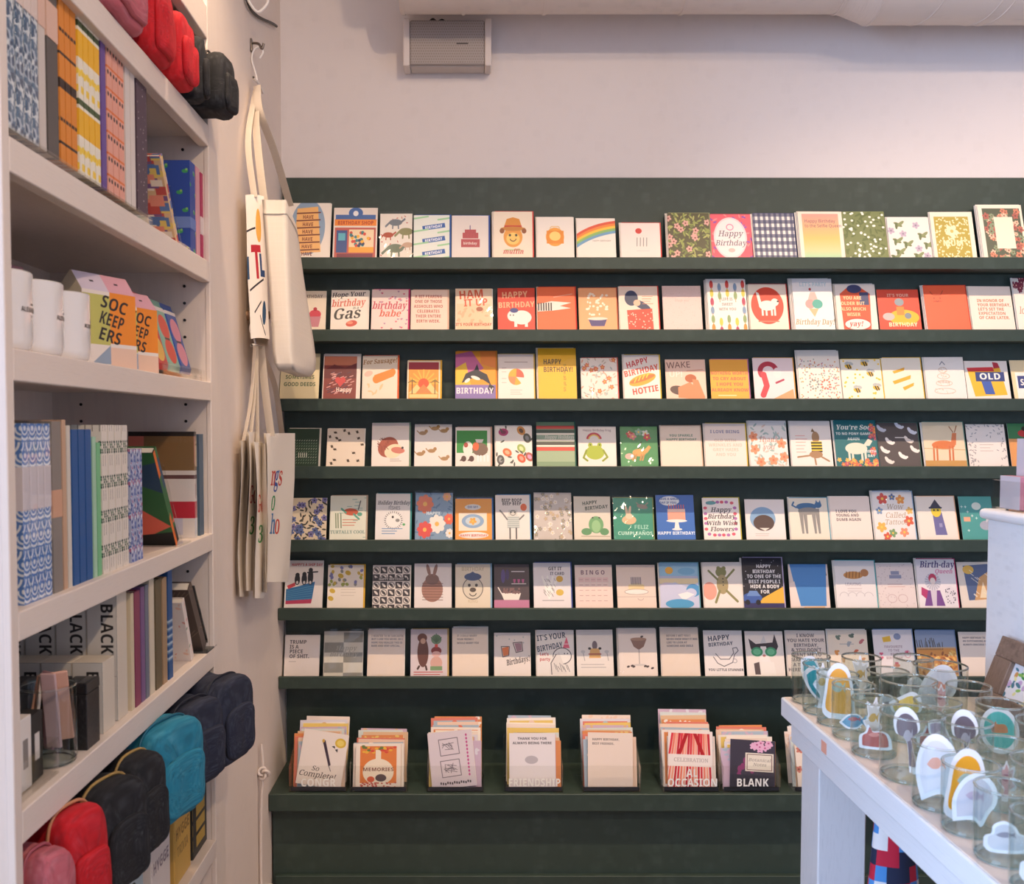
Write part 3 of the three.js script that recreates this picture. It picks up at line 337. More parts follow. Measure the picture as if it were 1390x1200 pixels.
 [843, 896, 579, 0, 1, 0, 'mid green card with flower heads and a tan rocking horse', () => { BG('#4a9056'); for (const [x, y, c] of [[26, 22, '#c23a3a'], [50, 16, '#8ab09a'], [68, 20, '#d8dcd0'], [34, 28, '#d87a7a'], [72, 30, '#c83a44']]) flower(x, y, 9, c); E(50, 72, 18, 10, '#d8a25a'); P([62, 66, 76, 52, 82, 58, 70, 74], '#d8a25a'); for (const x of [36, 42, 56, 62]) L([x, 78, x - 4, 92], '#c98a4a', 4); E(24, 82, 12, 8, '#e8b0a0'); L([48, 60, 56, 44], '#3a2a24', 3); }],
 [898, 955, 578, '#c9a88a', 1, 1, 'cream card with two short lines of green text', () => { BG('#ead6c4'); M('YOU SPARKLE|HAPPY BIRTHDAY', 52, 30, 9, '#5a7a62', 11); }],
 [958, 1016, 575, '#d8b83a', 0, 1, 'blush card with centred lines of beige text', () => { BG('#eedcd0'); M('I LOVE BEING', 50, 26, 11, '#8a86a0'); M('OLD WITH|WRINKLES AND|GREY HAIRS|AND YOU', 50, 48, 11, '#d6bfae', 12); }],
 [1018, 1072, 571, 0, 0, 1, 'pale blue-grey card of coral roses and lettering', () => { BG('#e6e0da'); many(70, (x, y, i) => leaf(x, y, 6, ['#a8bcb4', '#d8c0b0', '#9ab0a8'][i % 3])); for (const [x, y] of [[12, 40], [14, 70], [84, 56], [88, 88], [60, 96], [28, 100]]) flower(x, y, 11, '#e8926a', '#d87050'); S('Thank', 50, 52, 17, '#c98a7a'); S('you', 50, 70, 17, '#c98a7a'); }],
 [1075, 1133, 572, 0, 0, 1, 'white card with a standing dog in a striped bee jumper', () => { BG('#ece0d6'); lines(6, 14, 36, 28, 8, '#e2a090', 1.5); E(62, 40, 9, 14, '#a8805a'); P([52, 26, 56, 18, 62, 28], '#7a5a3a'); R(50, 50, 26, 26, '#e3c83a'); for (let i = 0; i < 4; i++) R(50, 52 + i * 7, 26, 3.4, '#2e2a26'); E(60, 82, 16, 9, '#a8805a'); L([48, 84, 16, 88], '#a8805a', 4); L([70, 86, 90, 98], '#a8805a', 4); L([56, 88, 58, 106], '#a8805a', 4); }],
 [1135, 1194, 571, '#1f5a5e', 0, 1, 'teal card with a cream pony among flowers and white lettering', () => { BG('#1f6a6e'); S('You’re Sooo', 52, 22, 16, '#efe8dc', 'bold italic'); M('TO NO PONY GAME|AGAIN', 46, 36, 9, '#efe8dc', 12); E(50, 68, 26, 14, '#e6d9c2'); P([66, 62, 80, 44, 90, 50, 82, 62], '#e6d9c2'); for (const x of [30, 38, 60, 68]) R(x, 76, 5, 22, '#e6d9c2'); many(40, (x, y, i) => flower(x, y, 5, ['#e0744a', '#e8b05a', '#c9506a'][i % 3]), 2, 98, 94, 122); many(16, (x, y, i) => flower(x, y, 5, i % 2 ? '#c9506a' : '#e0744a'), 84, 98, 12, 80); M('BIRTH|DAY', 84, 78, 9, '#efe8dc'); }],
 [1195, 1253, 574, '#4a6a5e', 0, 0, 'charcoal card of white doves', () => { BG('#544a48'); for (const [x, y, c] of [[12, 18, '#c2c2cc'], [56, 10, '#d8d8e0'], [30, 50, '#efe4da'], [76, 46, '#e2d2c4'], [16, 72, '#efe4da'], [58, 86, '#f2eae0'], [88, 70, '#efe4da'], [86, 24, '#d8d8e0'], [24, 98, '#e8dcd0']]) { E(x, y, 10, 5, c, 0.5); E(x - 6, y - 6, 7, 4, c, 1.1); E(x + 9, y + 1, 3, 3, c); } lines(1, 44, 38, 30, 1, '#efe4da', 2); }],
 [1257, 1315, 573, '#5a8a7a', 1, 1, 'cream card with an orange deer', () => { BG('#e8d2ae'); E(48, 58, 28, 11, '#d8763a'); P([66, 54, 72, 28, 82, 28, 78, 58], '#d8763a'); for (const x of [24, 32, 62, 70]) L([x, 62, x - 2, 96], '#cf6a30', 4); L([74, 26, 66, 12], '#9a5a30', 2); L([78, 26, 84, 10], '#9a5a30', 2); R(0, 96, 100, 30, '#c9944a'); L([0, 66, 100, 70], '#c9a06a', 1.5); }],
 [1318, 1373, 576, 0, 1, 0, 'pale card bordered with fine grey floral sprigs', () => { BG('#eee0d4'); many(120, (x, y) => { if (Math.abs(x - 50) > 24 || y < 34) leaf(x, y, 3.4, '#a39c98'); }); lines(3, 32, 54, 38, 8, '#c2b0a4', 1.4); }],
 [1375, 1425, 575, 0, 0, 0, 'green card with a red flower over an orange base', () => { BG('#3a7a4a'); E(50, 26, 22, 10, '#c23030'); E(48, 14, 8, 6, '#221'); R(0, 40, 100, 90, '#e29a5a'); }],
], [
 [392, 443, 676, 0, 0, 0, 'cream card of blue and black wildflower sprigs', () => { BG('#e6d4b6'); many(70, (x, y) => leaf(x, y, 6, '#3f3d34')); many(24, (x, y, i) => flower(x, y, 8, i % 2 ? '#5a6a9a' : '#7a74a8', '#2f3050')); }],
 [446, 497, 673, '#b5a08a', 0, 1, 'pale green card with a red-shelled sea turtle', () => { BG('#dfe0d0'); many(14, (x, y) => L([x, y, x + 12, y], '#9ab8b0', 2)); E(58, 42, 20, 9, '#c2583a', 0.05); E(82, 48, 7, 5, '#5aa08a'); L([44, 44, 32, 34], '#5aa08a', 5); L([66, 48, 80, 60], '#5aa08a', 5); for (const x of [16, 22, 30]) L([x, 46, x + 2, 82], '#7a8a6a', 3); lines(3, 36, 62, 44, 7, '#c97a5a', 2); L([84, 14, 78, 36], '#444', 2.5); S('TURTALLY COOL', 50, 97, 11, '#6a8a80', 'bold'); }],
 [508, 557, 670, '#2f8a8a', 0, 1, 'white card with a fluffy sketched puffer fish', () => { BG('#e6e2e0'); S('Holiday Birthday', 52, 28, 13, '#4a4a52', 'bold italic'); T('FISHES', 54, 40, 11, '#6a6a72', ''); E(52, 66, 22, 18, '#efece8'); for (let k = 0; k < 26; k++) { const a = k * 0.242; L([52 + Math.cos(a) * 22, 66 + Math.sin(a) * 18, 52 + Math.cos(a) * 26, 66 + Math.sin(a) * 22], '#4a4a50', 1.4); } E(50, 58, 3, 3, K); E(64, 66, 6, 4, '#888'); lines(3, 20, 86, 60, 6, '#7a9ac0', 2); E(82, 76, 4, 3, '#5aa86a'); }],
 [562, 615, 669, 0, 1, 0, 'blue card crowded with large red and white flowers', () => { BG('#7f9ab4'); many(60, (x, y) => leaf(x, y, 5, '#5a7a9a')); for (const [x, y, c, r] of [[26, 28, '#e2764a', 20], [58, 76, '#efe4da', 20], [90, 64, '#e2603a', 12], [26, 90, '#dc4a38', 18], [84, 10, '#e8a87a', 10], [92, 98, '#efe4da', 10]]) { flower(x, y, r, c, '#f0b54a', 8); } T('HAPPY', 48, 54, 12, '#d6e0e6'); }],
 [617, 669, 677, '#2f6aa8', 1, 0, 'orange card with two white badge panels', () => { BG('#e89a2e'); E(48, 24, 22, 8, '#d8d4d0'); T('OH MY', 48, 27, 9, '#6a7aa0'); R(10, 40, 76, 48, '#efe0cc'); E(48, 62, 30, 19, '#8aa8c8'); E(48, 62, 20, 12, '#c6d2d8'); flower(48, 62, 9, '#e8a83a'); E(50, 100, 40, 9, '#efe6e0'); T('HAPPY BIRTHDAY', 50, 104, 9, '#c9604a'); }],
 [672, 721, 672, '#3f8ac0', 0, 0, 'white card with a waving grey robot and red balloon', () => { BG('#e9e0da'); M('BEEP BOOP|BEEP BEEP', 48, 18, 11, '#3a3a40', 9); E(82, 32, 9, 9, '#e2663a'); R(34, 54, 36, 30, '#c8ccc8'); R(38, 38, 26, 16, '#d6d2ca'); O(51, 46, 8, 6, '#555', 1.4); L([34, 62, 22, 48, 14, 40], '#777', 4); L([70, 62, 82, 52], '#777', 4); for (const x of [42, 60]) L([x, 84, x, 110], '#555', 4); for (let k = 0; k < 6; k++) L([36, 58 + k * 5, 68, 58 + k * 5], '#8a9a9a', 1.2); eyes(51, 45, 5, 1.6); }],
 [725, 778, 669, 0, 1, 1, 'grey floral card in shiny clear film', () => { BG('#c6bcb4'); many(60, (x, y, i) => flower(x, y, 5, ['#e6dcd2', '#b9a58f', '#8f8a80'][i % 3], '#c9b06a')); }],
 [779, 831, 674, 0, 0, 0, 'pale sage card with a big sitting green frog', () => { BG('#d8cfc0'); T('HAPPY', 44, 22, 13, '#3f4a40', 'bold', -0.12); T('BIRTHDAY', 62, 34, 13, '#3f4a40', 'bold', -0.1); E(60, 74, 20, 22, '#6aa06a'); E(60, 78, 12, 16, '#8fbc86'); E(34, 92, 14, 9, '#5a9060'); E(82, 92, 12, 9, '#5a9060'); eyes(60, 56, 9, 2); L([20, 104, 96, 104], '#a89a84', 2); }],
 [833, 889, 676, '#7a8a4a', 1, 0, 'teal green card with a tan bunny and a dog', () => { BG('#2f9074'); E(40, 60, 18, 12, '#e0b48a'); for (const x of [34, 42]) E(x, 36, 3.4, 14, '#e6c8a8', x < 38 ? -0.15 : 0.15); E(40, 50, 9, 8, '#e6c8a8'); E(74, 24, 14, 6, '#8a8478', 0.2); L([60, 14, 68, 22], '#8a8478', 3); L([88, 14, 80, 22], '#8a8478', 3); T('FELIZ', 70, 84, 14, '#9fd0bc'); T('CUMPLEAÑOS', 54, 100, 13, '#bfe0d0'); }],
 [892, 946, 672, 0, 0, 0, 'royal blue card with a pink cake on a stand', () => { BG('#3068b8'); E(36, 16, 26, 12, '#dfe4ea'); M('HAVE A GREAT|DAY IF YOU…', 36, 14, 8, '#3a5a9a', 9); R(30, 42, 46, 22, '#f0a08a'); R(30, 36, 46, 8, '#f4cfc0'); for (let k = 0; k < 7; k++) L([34 + k * 6.4, 36, 34 + k * 6.4, 26], '#e2604a', 2); E(53, 66, 27, 4, '#efe6e0'); P([49, 68, 57, 68, 60, 86, 46, 86], '#efe6e0'); E(53, 87, 13, 3, '#efe6e0'); T('HAPPY BIRTHDAY!', 50, 100, 11.5, '#e6ecf2'); }],
 [956, 1008, 676, '#b5a82e', 0, 0, 'white card with a pink squiggle frame and Wish Flowers lettering', () => { BG('#efe4de'); for (let k = 0; k < 22; k++) { const t = k / 22 * 6.283; E(48 + 40 * Math.cos(t) * Math.min(1.25, 1 / Math.max(Math.abs(Math.cos(t)), Math.abs(Math.sin(t)))), 56 + 44 * Math.sin(t) * Math.min(1.25, 1 / Math.max(Math.abs(Math.cos(t)), Math.abs(Math.sin(t)))), 5, 4, k % 2 ? '#d8566a' : '#b06aa8'); } E(24, 14, 14, 5, '#5a9aa0'); S('Happy', 50, 38, 17, '#3a343a', 'bold italic'); S('Birthday', 50, 56, 17, '#3a343a', 'bold italic'); S('With Wish', 50, 74, 16, '#3a343a', 'bold italic'); S('Flowers', 50, 90, 16, '#3a343a', 'bold italic'); }],
 [1014, 1070, 678, 0, 0, 0, 'white card with a blue disc and a dark brown shape', () => { BG('#ece0da'); E(44, 54, 32, 32, '#86a8c8'); E(46, 66, 26, 22, '#54403a'); P([34, 80, 60, 80, 48, 88], '#e8dcd0'); lines(2, 24, 96, 50, 5, '#c2b4ac', 1.5); }],
 [1074, 1129, 676, '#5a9ab0', 0, 1, 'cream card with a tall blue-grey arched cat', () => { BG('#e8dcc8'); E(46, 24, 26, 10, '#3a6a94'); E(76, 20, 9, 8, '#3a6a94'); P([70, 14, 72, 6, 76, 14], '#3a6a94'); P([78, 14, 82, 6, 84, 16], '#3a6a94'); L([20, 26, 10, 20, 14, 12], '#3a6a94', 4); for (const x of [30, 40, 62, 72]) P([x - 5, 30, x + 6, 30, x + 5, 96, x, 96], '#8f8a84'); E(50, 36, 26, 10, '#8f8a84'); }],
 [1130, 1187, 674, 0, 0, 1, 'white card with three lines of small dark capitals', () => { BG('#f0dcce'); X('I LOVE YOU,|YOUNG AND|DUMB AGAIN', 14, 42, 9.5, '#5a5458', 11); }],
 [1188, 1245, 667, '#7a9ab8', 1, 1, 'white card ringed with orange and blue garden flowers', () => { BG('#ece2da'); for (const [x, y, c, r] of [[26, 18, '#d8483a', 12], [70, 20, '#e8923a', 10], [16, 46, '#7a94b4', 8], [90, 46, '#e8b45a', 8], [86, 70, '#dc5a38', 11], [18, 84, '#f0b04a', 11], [44, 98, '#7a9a62', 9], [72, 96, '#e8926a', 10], [30, 106, '#d8583a', 9], [50, 14, '#5a6a94', 7]]) flower(x, y, r, c); S('Wow', 54, 42, 17, '#b59a7a'); S('Called', 54, 62, 17, '#b59a7a'); S('Tattoos', 54, 78, 16, '#b59a7a'); }],
 [1249, 1303, 674, '#e2b08a', 0, 1, 'white card with a purple-robed figure and yellow face', () => { BG('#f0e0d0'); P([40, 42, 64, 42, 72, 100, 42, 100], '#6f6a9a'); E(50, 38, 13, 16, '#e8c83a'); P([34, 30, 50, 8, 64, 30], '#3a3a4a'); L([34, 30, 64, 30], '#3a3a4a', 4); eyes(50, 36, 5, 2.2); R(54, 70, 8, 10, '#9a94b8'); }],
 [1308, 1355, 674, 0, 0, 0, 'teal card with a grey rabbit and white stars', () => { BG('#4f9c94'); many(10, (x, y) => star(x, y, 3, '#dfe8e0'), 4, 96, 4, 96); E(52, 26, 14, 10, '#d6dccc'); E(74, 76, 18, 12, '#a8a8b4'); E(84, 56, 4, 14, '#c6c2c4', 0.6); R(10, 54, 20, 12, '#e8a884'); }],
], [
 [384, 438, 761, 0, 0, 0, 'white card of cats on a big blue ocean liner', () => { BG('#ece2da'); M("HAPPY'S A SHIP DAY", 56, 14, 8.5, '#c2504a', 9); P([4, 70, 78, 52, 72, 94, 4, 98], '#2f6a9a'); for (let k = 0; k < 6; k++) L([6, 76 + k * 4, 74 - k, 62 + k * 6], '#5a94b8', 1); P([4, 98, 72, 94, 70, 104, 4, 106], '#b83a5a'); P([4, 70, 30, 54, 78, 50, 40, 62], '#e6dcd4'); P([6, 62, 26, 54, 28, 62, 10, 70], '#c2404a'); for (const [x, h] of [[32, 26], [50, 28], [66, 38]]) { E(x, 60 - h / 2, 7, h / 2, '#26262c'); E(x, 62 - h, 5.5, 5.5, '#26262c'); E(x, 54, 3, 4, '#e6dcd4'); } L([58, 30, 84, 28], '#26262c', 3); }],
 [442, 493, 767, '#d8a82e', 0, 0, 'white card of leaves and pebbles in yellow, green and violet', () => { BG('#e8ddd0'); many(26, (x, y, i) => E(x, y, 5, 4, ['#9aa04a', '#7a78a8', '#8a8a84', '#c6a84a'][i % 4], x), 4, 96, 4, 54); for (const [x, y] of [[14, 70], [10, 90], [56, 22], [36, 30]]) E(x, y, 8, 6, '#c9a83a', 0.4); lines(3, 38, 66, 46, 8, '#c9bcae', 1.3); }],
 [504, 557, 767, 0, 0, 1, 'black and white geometric tile pattern card', () => { BG('#d8cfc8'); for (let r = 0; r < 6; r++) for (let k = 0; k < 5; k++) { const x = k * 20, y = r * 20 + 4; R(x + 1, y + 1, 18, 18, (r + k) % 2 ? '#3a3438' : '#d8cfc8'); E(x + 10, y + 10, 7, 3, (r + k) % 2 ? '#d8cfc8' : '#3a3438', 0.8); O(x + 10, y + 10, 8, 8, '#3a3438', 1.4); } R(8, 34, 84, 9, '#3a3438'); T('HAPPY BIRTHDAY', 50, 41, 8, '#d8cfc8'); }],
 [561, 614, 765, 0, 0, 0, 'white card with a round brown bunny seen from behind', () => { BG('#eae0dc'); E(48, 68, 28, 32, '#a87a6a'); E(48, 42, 18, 14, '#8a6a60'); E(38, 18, 4.6, 16, '#9a766a', -0.25); E(56, 18, 4.6, 16, '#9a766a', 0.25); for (let k = 0; k < 7; k++) L([22, 52 + k * 7, 76, 53 + k * 7], '#74544a', 1.4); }],
 [617, 667, 766, '#8ab0cc', 0, 0, 'cream card with a sketched bulldog in a blue cap', () => { BG('#e6d8c2'); T('BIRTHDAY', 50, 18, 14, '#b5a68a', ''); E(50, 64, 28, 28, '#dcd0bc'); O(50, 64, 28, 28, '#6a625a', 2.2); E(50, 34, 24, 10, '#4a5a80'); P([32, 30, 50, 20, 64, 30], '#4a5a80'); eyes(50, 56, 10, 4, '#4a443e'); E(50, 68, 9, 6, '#54483e'); A(50, 74, 10, 0.3, 2.8, '#54483e', 2.4); T('KING', 50, 102, 12, '#cbb894', ''); }],
 [670, 720, 766, 0, 0, 0, 'dark brown card with a white bathtub and wine rack', () => { BG('#4e4044'); R(0, 94, 100, 40, '#c07a9a'); P([20, 76, 76, 76, 70, 94, 28, 94], '#efe4da'); L([12, 62, 22, 78], '#efe4da', 3); many(26, (x, y) => E(x, y, 3, 3, '#7a5a5a'), 26, 72, 64, 76); E(26, 32, 6, 18, '#5a4a84'); E(38, 28, 5, 14, '#4a3a6a'); L([50, 52, 90, 52], '#efe4da', 2); for (const x of [58, 70, 82]) P([x - 4, 40, x + 4, 40, x + 2, 50, x - 2, 50], '#c05a8a'); L([50, 20, 86, 20], '#dcd4dc', 2.4); }],
 [724, 777, 764, '#4a5aa0', 0, 0, 'white card with a bouquet of pale flowers and yellow coins', () => { BG('#e8e0e0'); T('GET IT', 58, 20, 12, '#4a4a58'); T('IT CARD', 64, 32, 10, '#4a4a58'); for (let k = 0; k < 7; k++) L([42, 90, 24 + k * 7, 36 + k % 2 * 12], '#f4efe8', 5); many(24, (x, y) => L([x, y, x + 4, y + 7], '#8a8480', 1), 26, 56, 40, 84); E(70, 42, 9, 8, '#d8a83a'); E(70, 76, 10, 8, '#d8b44a'); L([24, 96, 80, 96], '#8a8284', 1.4); }],
 [781, 834, 767, 0, 0, 0, 'pink card printed with a BINGO grid', () => { BG('#e9d2c8'); M('B I N G O', 48, 26, 15, '#7a5a6a'); for (let r = 0; r < 5; r++) for (let k = 0; k < 5; k++) { R(10 + k * 16, 34 + r * 14, 14.5, 12.5, r ? '#efd2c8' : '#e6c0ba'); L([12 + k * 16, 40 + r * 14, 21 + k * 16, 40 + r * 14], '#b8908c', 1.2); } }],
 [838, 893, 767, 0, 0, 0, 'blush card with a cream cake and many candles', () => { BG('#e8d2c4'); E(50, 56, 20, 7, '#e9d2a4'); R(30, 54, 40, 18, '#e6cb98'); E(50, 72, 30, 7, '#f0e6de'); O(50, 72, 30, 7, '#9a8a84', 1.2); for (let k = 0; k < 8; k++) L([38 + k * 3.4, 52, 38 + k * 3.4, 34], '#5a5468', 1.6); R(0, 84, 100, 2, '#c9b4aa'); A(60, 86, 8, 0.4, 2.7, '#b59a94', 1.5); }],
 [896, 951, 764, '#6fa8b8', 0, 1, 'blue card with a yellow sun over curling waves', () => { BG('#b6b8d0'); R(0, 0, 100, 34, '#8fbcd8'); E(26, 20, 10, 9, '#e8a83a'); E(70, 22, 22, 9, '#74aed2'); R(0, 40, 100, 14, '#e6d2a8'); E(34, 62, 30, 10, '#d2c2d4', 0.2); P([0, 60, 40, 50, 70, 62, 100, 50, 100, 130, 0, 130], '#c6c8e0'); E(86, 70, 18, 16, '#4a92c8'); E(80, 76, 14, 11, '#c6c8e0'); P([46, 80, 70, 74, 88, 80, 60, 96], '#f0eaea'); E(50, 104, 36, 12, '#4a9ac8'); }],
 [956, 1010, 763, 0, 0, 1, 'white card with a dancing grey frog and a pink blob', () => { BG('#ece0d6'); E(16, 72, 18, 22, '#eba08c'); E(48, 26, 14, 12, '#7a7a4a'); E(42, 16, 5, 5, '#7a7a4a'); E(56, 16, 5, 5, '#7a7a4a'); E(50, 56, 15, 24, '#a8966a'); L([38, 44, 16, 22], '#7a7a4a', 5); L([62, 40, 82, 20], '#7a7a4a', 5); L([42, 72, 30, 100], '#8a8452', 6); L([60, 72, 86, 98], '#8a8452', 6); for (const y of [42, 50, 58]) E(52, y, 1.6, 1.6, K); }],
 [1009, 1066, 757, '#b5a8c8', 0, 1, 'black card with a blue car and HAPPY BIRTHDAY in white', () => { BG('#232028'); many(40, (x, y) => E(x, y, 0.9, 0.9, '#dcd6e0')); M('HAPPY|BIRTHDAY|TO ONE OF THE|BEST PEOPLE I|HIDE A BODY|FOR', 54, 24, 11.5, '#f0ecea', 11.5); P([40, 96, 100, 66, 100, 108, 40, 108], '#e8b03a'); R(0, 104, 100, 30, '#2f2a5a'); E(22, 92, 24, 12, '#3a5aa0'); P([8, 88, 16, 76, 34, 76, 42, 88], '#6a8ac0'); E(10, 102, 6, 6, '#15131a'); E(36, 102, 6, 6, '#15131a'); }],
 [1074, 1130, 766, 0, 0, 0, 'blue card with a person seen from behind in a blue top', () => { BG('#e6cfc2'); P([66, 0, 92, 0, 96, 30, 86, 34], '#5a3a2e'); T('GET WEIRD|', 50, 26, 9, '#1f3a5a'); T('IT WILL BE FUN', 48, 34, 8, '#1f3a5a'); P([4, -2, 96, -2, 90, 110, 22, 110], '#4a86c2'); P([0, 52, 14, 46, 26, 110, 0, 110], '#efd8cc'); P([34, 112, 86, 110, 86, 128, 34, 128], '#e2b080'); }],
 [1136, 1193, 761, '#4aa8ae', 0, 1, 'white card with an orange striped cat napping', () => { BG('#e9e0da'); E(46, 36, 24, 9, '#c98a4a'); E(74, 30, 10, 9, '#b5794a'); for (let k = 0; k < 5; k++) L([30 + k * 8, 28, 28 + k * 8, 42], '#8a5a30', 2); T('LEAVING', 44, 62, 10, '#b0a0a4', ''); lines(2, 30, 68, 36, 6, '#cbb8b4', 1.2); for (let k = 0; k < 4; k++) A(20 + k * 20, 88, 11, 3.3, 6.1, '#cbbfbc', 1.5); }],
 [1194, 1247, 765, 0, 0, 1, 'pale card of dots and a faint layered cake', () => { BG('#e6d4cc'); many(70, (x, y) => E(x, y, 1.3, 1.3, y < 40 ? '#cbb4ae' : '#cbb4ae')); for (const [y, w] of [[20, 22], [30, 32]]) R(50 - w / 2, y, w, 9, '#8f90a6'); lines(2, 28, 54, 46, 6, '#d2b0a8', 2); for (const x of [36, 64]) O(x, 90, 12, 10, '#cdaea8', 1.6); }],
 [1248, 1303, 759, '#c02a62', 0, 1, 'white card with a ruffed queen in purple and pink', () => { BG('#ece0de'); S('Birth-day', 54, 20, 21, '#4a3a6a', 'bold italic'); S('Queen', 70, 34, 14, '#d87a9a', 'bold italic'); E(40, 54, 20, 20, '#d6cfd2'); for (let k = 0; k < 18; k++) L([40, 54, 40 + Math.cos(k * 0.35) * 20, 54 + Math.sin(k * 0.35) * 20], '#9a92a0', 1); E(40, 46, 10, 11, '#c23a5a'); E(40, 52, 7, 8, '#f0dcd0'); P([24, 74, 56, 74, 66, 110, 14, 110], '#7a4a8a'); P([32, 74, 48, 74, 44, 110, 34, 110], '#d8c8d0'); P([10, 66, 26, 74, 20, 94, 8, 84], '#b83a6a'); E(82, 86, 15, 22, '#e6dada'); many(26, (x, y) => E(x, y, 1.3, 1.3, '#3a3040'), 70, 94, 70, 104); }],
 [1306, 1355, 763, 0, 1, 0, 'cream card with a crinkled gold and navy foil picture', () => { BG('#ead9c6'); P([18, 10, 90, 6, 96, 92, 24, 96], '#4a5a80'); E(32, 20, 16, 11, '#e0ae3a'); P([40, 96, 60, 40, 90, 24, 96, 92], '#cf9a5a'); P([56, 90, 70, 50, 82, 90], '#efd8b0'); many(14, (x, y) => L([x, y, x + 8, y + 6], '#f0e2cc', 1.6), 26, 92, 14, 88); }],
], [
 [383, 433, 862, 0, 1, 0, 'white card with four lines of bold black political lettering', () => { BG('#ece0d8'); X('TRUMP|IS A|PIECE|OF SHIT.', 14, 26, 14, '#4a4448', 13.5); lines(1, 14, 76, 30, 1, '#b0a4a0', 1.5); }],
 [437, 493, 857, 0, 1, 0, 'grey checkerboard card in creased clear film', () => { BG('#c9c4b8'); for (let r = 0; r < 6; r++) for (let k = 0; k < 2; k++) R(2 + k * 48, 4 + r * 26, 48, 26, (r + k) % 2 ? '#8a8880' : '#cfcabd'); S('Happy', 56, 50, 16, '#a8a498', 'bold italic'); S('Birthday', 50, 66, 16, '#a8a498', 'bold italic'); }],
 [497, 549, 855, 0, 1, 1, 'cream card with four lines of grey text at the top', () => { BG('#e8d6c6'); X('I WANTED TO BE SARCASTIC|BUT I LIKE YOU MORE. SO I|HOPE YOU REALIZE THIS IS|RARE AND VERY SPECIAL.', 10, 18, 6.6, '#7a6f70', 8.4); }],
 [556, 608, 854, '#c9a86a', 0, 1, 'lilac card with a brown otter beside stacked cakes and cactus', () => { BG('#dccdd0'); E(34, 58, 15, 36, '#6a4034'); E(32, 22, 13, 11, '#6a4034'); E(34, 30, 7, 7, '#c9a08a'); L([24, 92, 20, 98], '#4a2c24', 5); L([42, 92, 44, 100], '#4a2c24', 5); E(70, 84, 16, 16, '#d8a89a'); R(54, 92, 32, 10, '#7a9a6a'); E(70, 54, 14, 10, '#8a3a34'); E(70, 62, 12, 7, '#e0b0a8'); E(70, 26, 14, 12, '#6f8a6a'); for (let k = 0; k < 7; k++) L([70, 34, 56 + k * 4.6, 12 + Math.abs(3 - k) * 3], '#4f6a4e', 2); R(66, 38, 8, 8, '#d84a3a'); lines(2, 10, 106, 84, 6, '#c0564e', 2); }],
 [613, 663, 852, 0, 1, 1, 'plain cream card with three short lines of tiny text', () => { BG('#ecd8c4'); X('IF I COULD MARRY|YOUR FRIEND I|WOULD MARRY YOU', 14, 22, 6.4, '#7d716c', 8.6); }],
 [670, 722, 859, 0, 0, 0, 'white card with two drink tumblers and Birthdays lettering', () => { BG('#ece0d8'); P([22, 42, 40, 38, 40, 60, 26, 64], '#e8804a'); L([20, 38, 42, 38, 40, 62, 24, 66, 20, 38], '#5a4a4a', 2); P([56, 30, 74, 28, 76, 48, 62, 52], '#a8808a'); L([52, 28, 76, 26, 78, 50, 60, 54, 52, 28], '#5a4a4a', 2); S('Birthdays!', 66, 82, 21, '#3a3438', 'bold italic', -0.2); many(6, (x, y) => star(x, y, 2, '#9aa'), 6, 94, 8, 30); }],
 [728, 781, 855, 0, 0, 1, 'white card with a sketched bear in a pink hat, ITS YOUR BIRTHDAY', () => { BG('#ece4de'); T("IT'S YOUR", 40, 24, 20, '#3f4658', 'bold', -0.12); T('BIRTHDAY', 36, 50, 20, '#3f4658', 'bold', -0.18); P([70, 46, 88, 46, 80, 18], '#e0607a'); L([74, 36, 86, 36], '#f4d0d4', 2); E(68, 66, 24, 20, '#f0eae4'); O(68, 66, 24, 20, '#4a444a', 2); P([42, 70, 60, 56, 80, 110, 34, 112], '#e4dcd6'); L([52, 62, 38, 84, 40, 112], '#4a444a', 2); for (let k = 0; k < 8; k++) L([46 + k * 5, 84 + k % 3 * 4, 52 + k * 5, 100 + k % 2 * 5], '#5a545a', 1.2); X('Let’s|party', 8, 66, 11, '#c05a5a', 12); eyes(78, 60, 4, 1.5); }],
 [783, 835, 855, 0, 0, 0, 'white card with small birds around a cake', () => { BG('#ece2da'); E(50, 40, 7, 11, '#7a6a70'); P([38, 48, 62, 48, 66, 72, 34, 72], '#e0ac6a'); L([34, 62, 66, 62], '#b05a4a', 3); E(36, 48, 4, 3, K); E(64, 48, 4, 3, K); for (const x of [18, 82]) { L([x, 56, x + 4, 78], '#b0a8a6', 2); E(x, 56, 6, 4, '#cfc8c4'); } lines(2, 12, 88, 76, 7, '#a8a0a0', 1.4); }],
 [840, 894, 853, 0, 1, 2, 'pale card with a coffee cocktail in a stemmed glass', () => { BG('#ecdcd0'); P([32, 26, 74, 26, 66, 44, 53, 52, 40, 44], '#8a6250'); E(53, 26, 21, 4, '#a88068'); R(52, 50, 2.5, 36, '#b5a8a2'); E(53, 88, 16, 2.5, '#d2c6be'); for (const [x, y] of [[24, 92], [34, 90], [38, 92], [68, 91], [74, 92], [86, 96], [62, 20]]) E(x, y, 4, 2.4, '#3a2a24', -0.3); }],
 [898, 952, 852, 0, 1, 1, 'cream card with four lines of small dark text', () => { BG('#e9d5c2'); X('BEFORE I MET YOU I|NEVER KNEW WHAT IT WAS|LIKE TO LOOK AT|SOMEONE AND SMILE', 16, 22, 6.6, '#6a6064', 8.2); }],
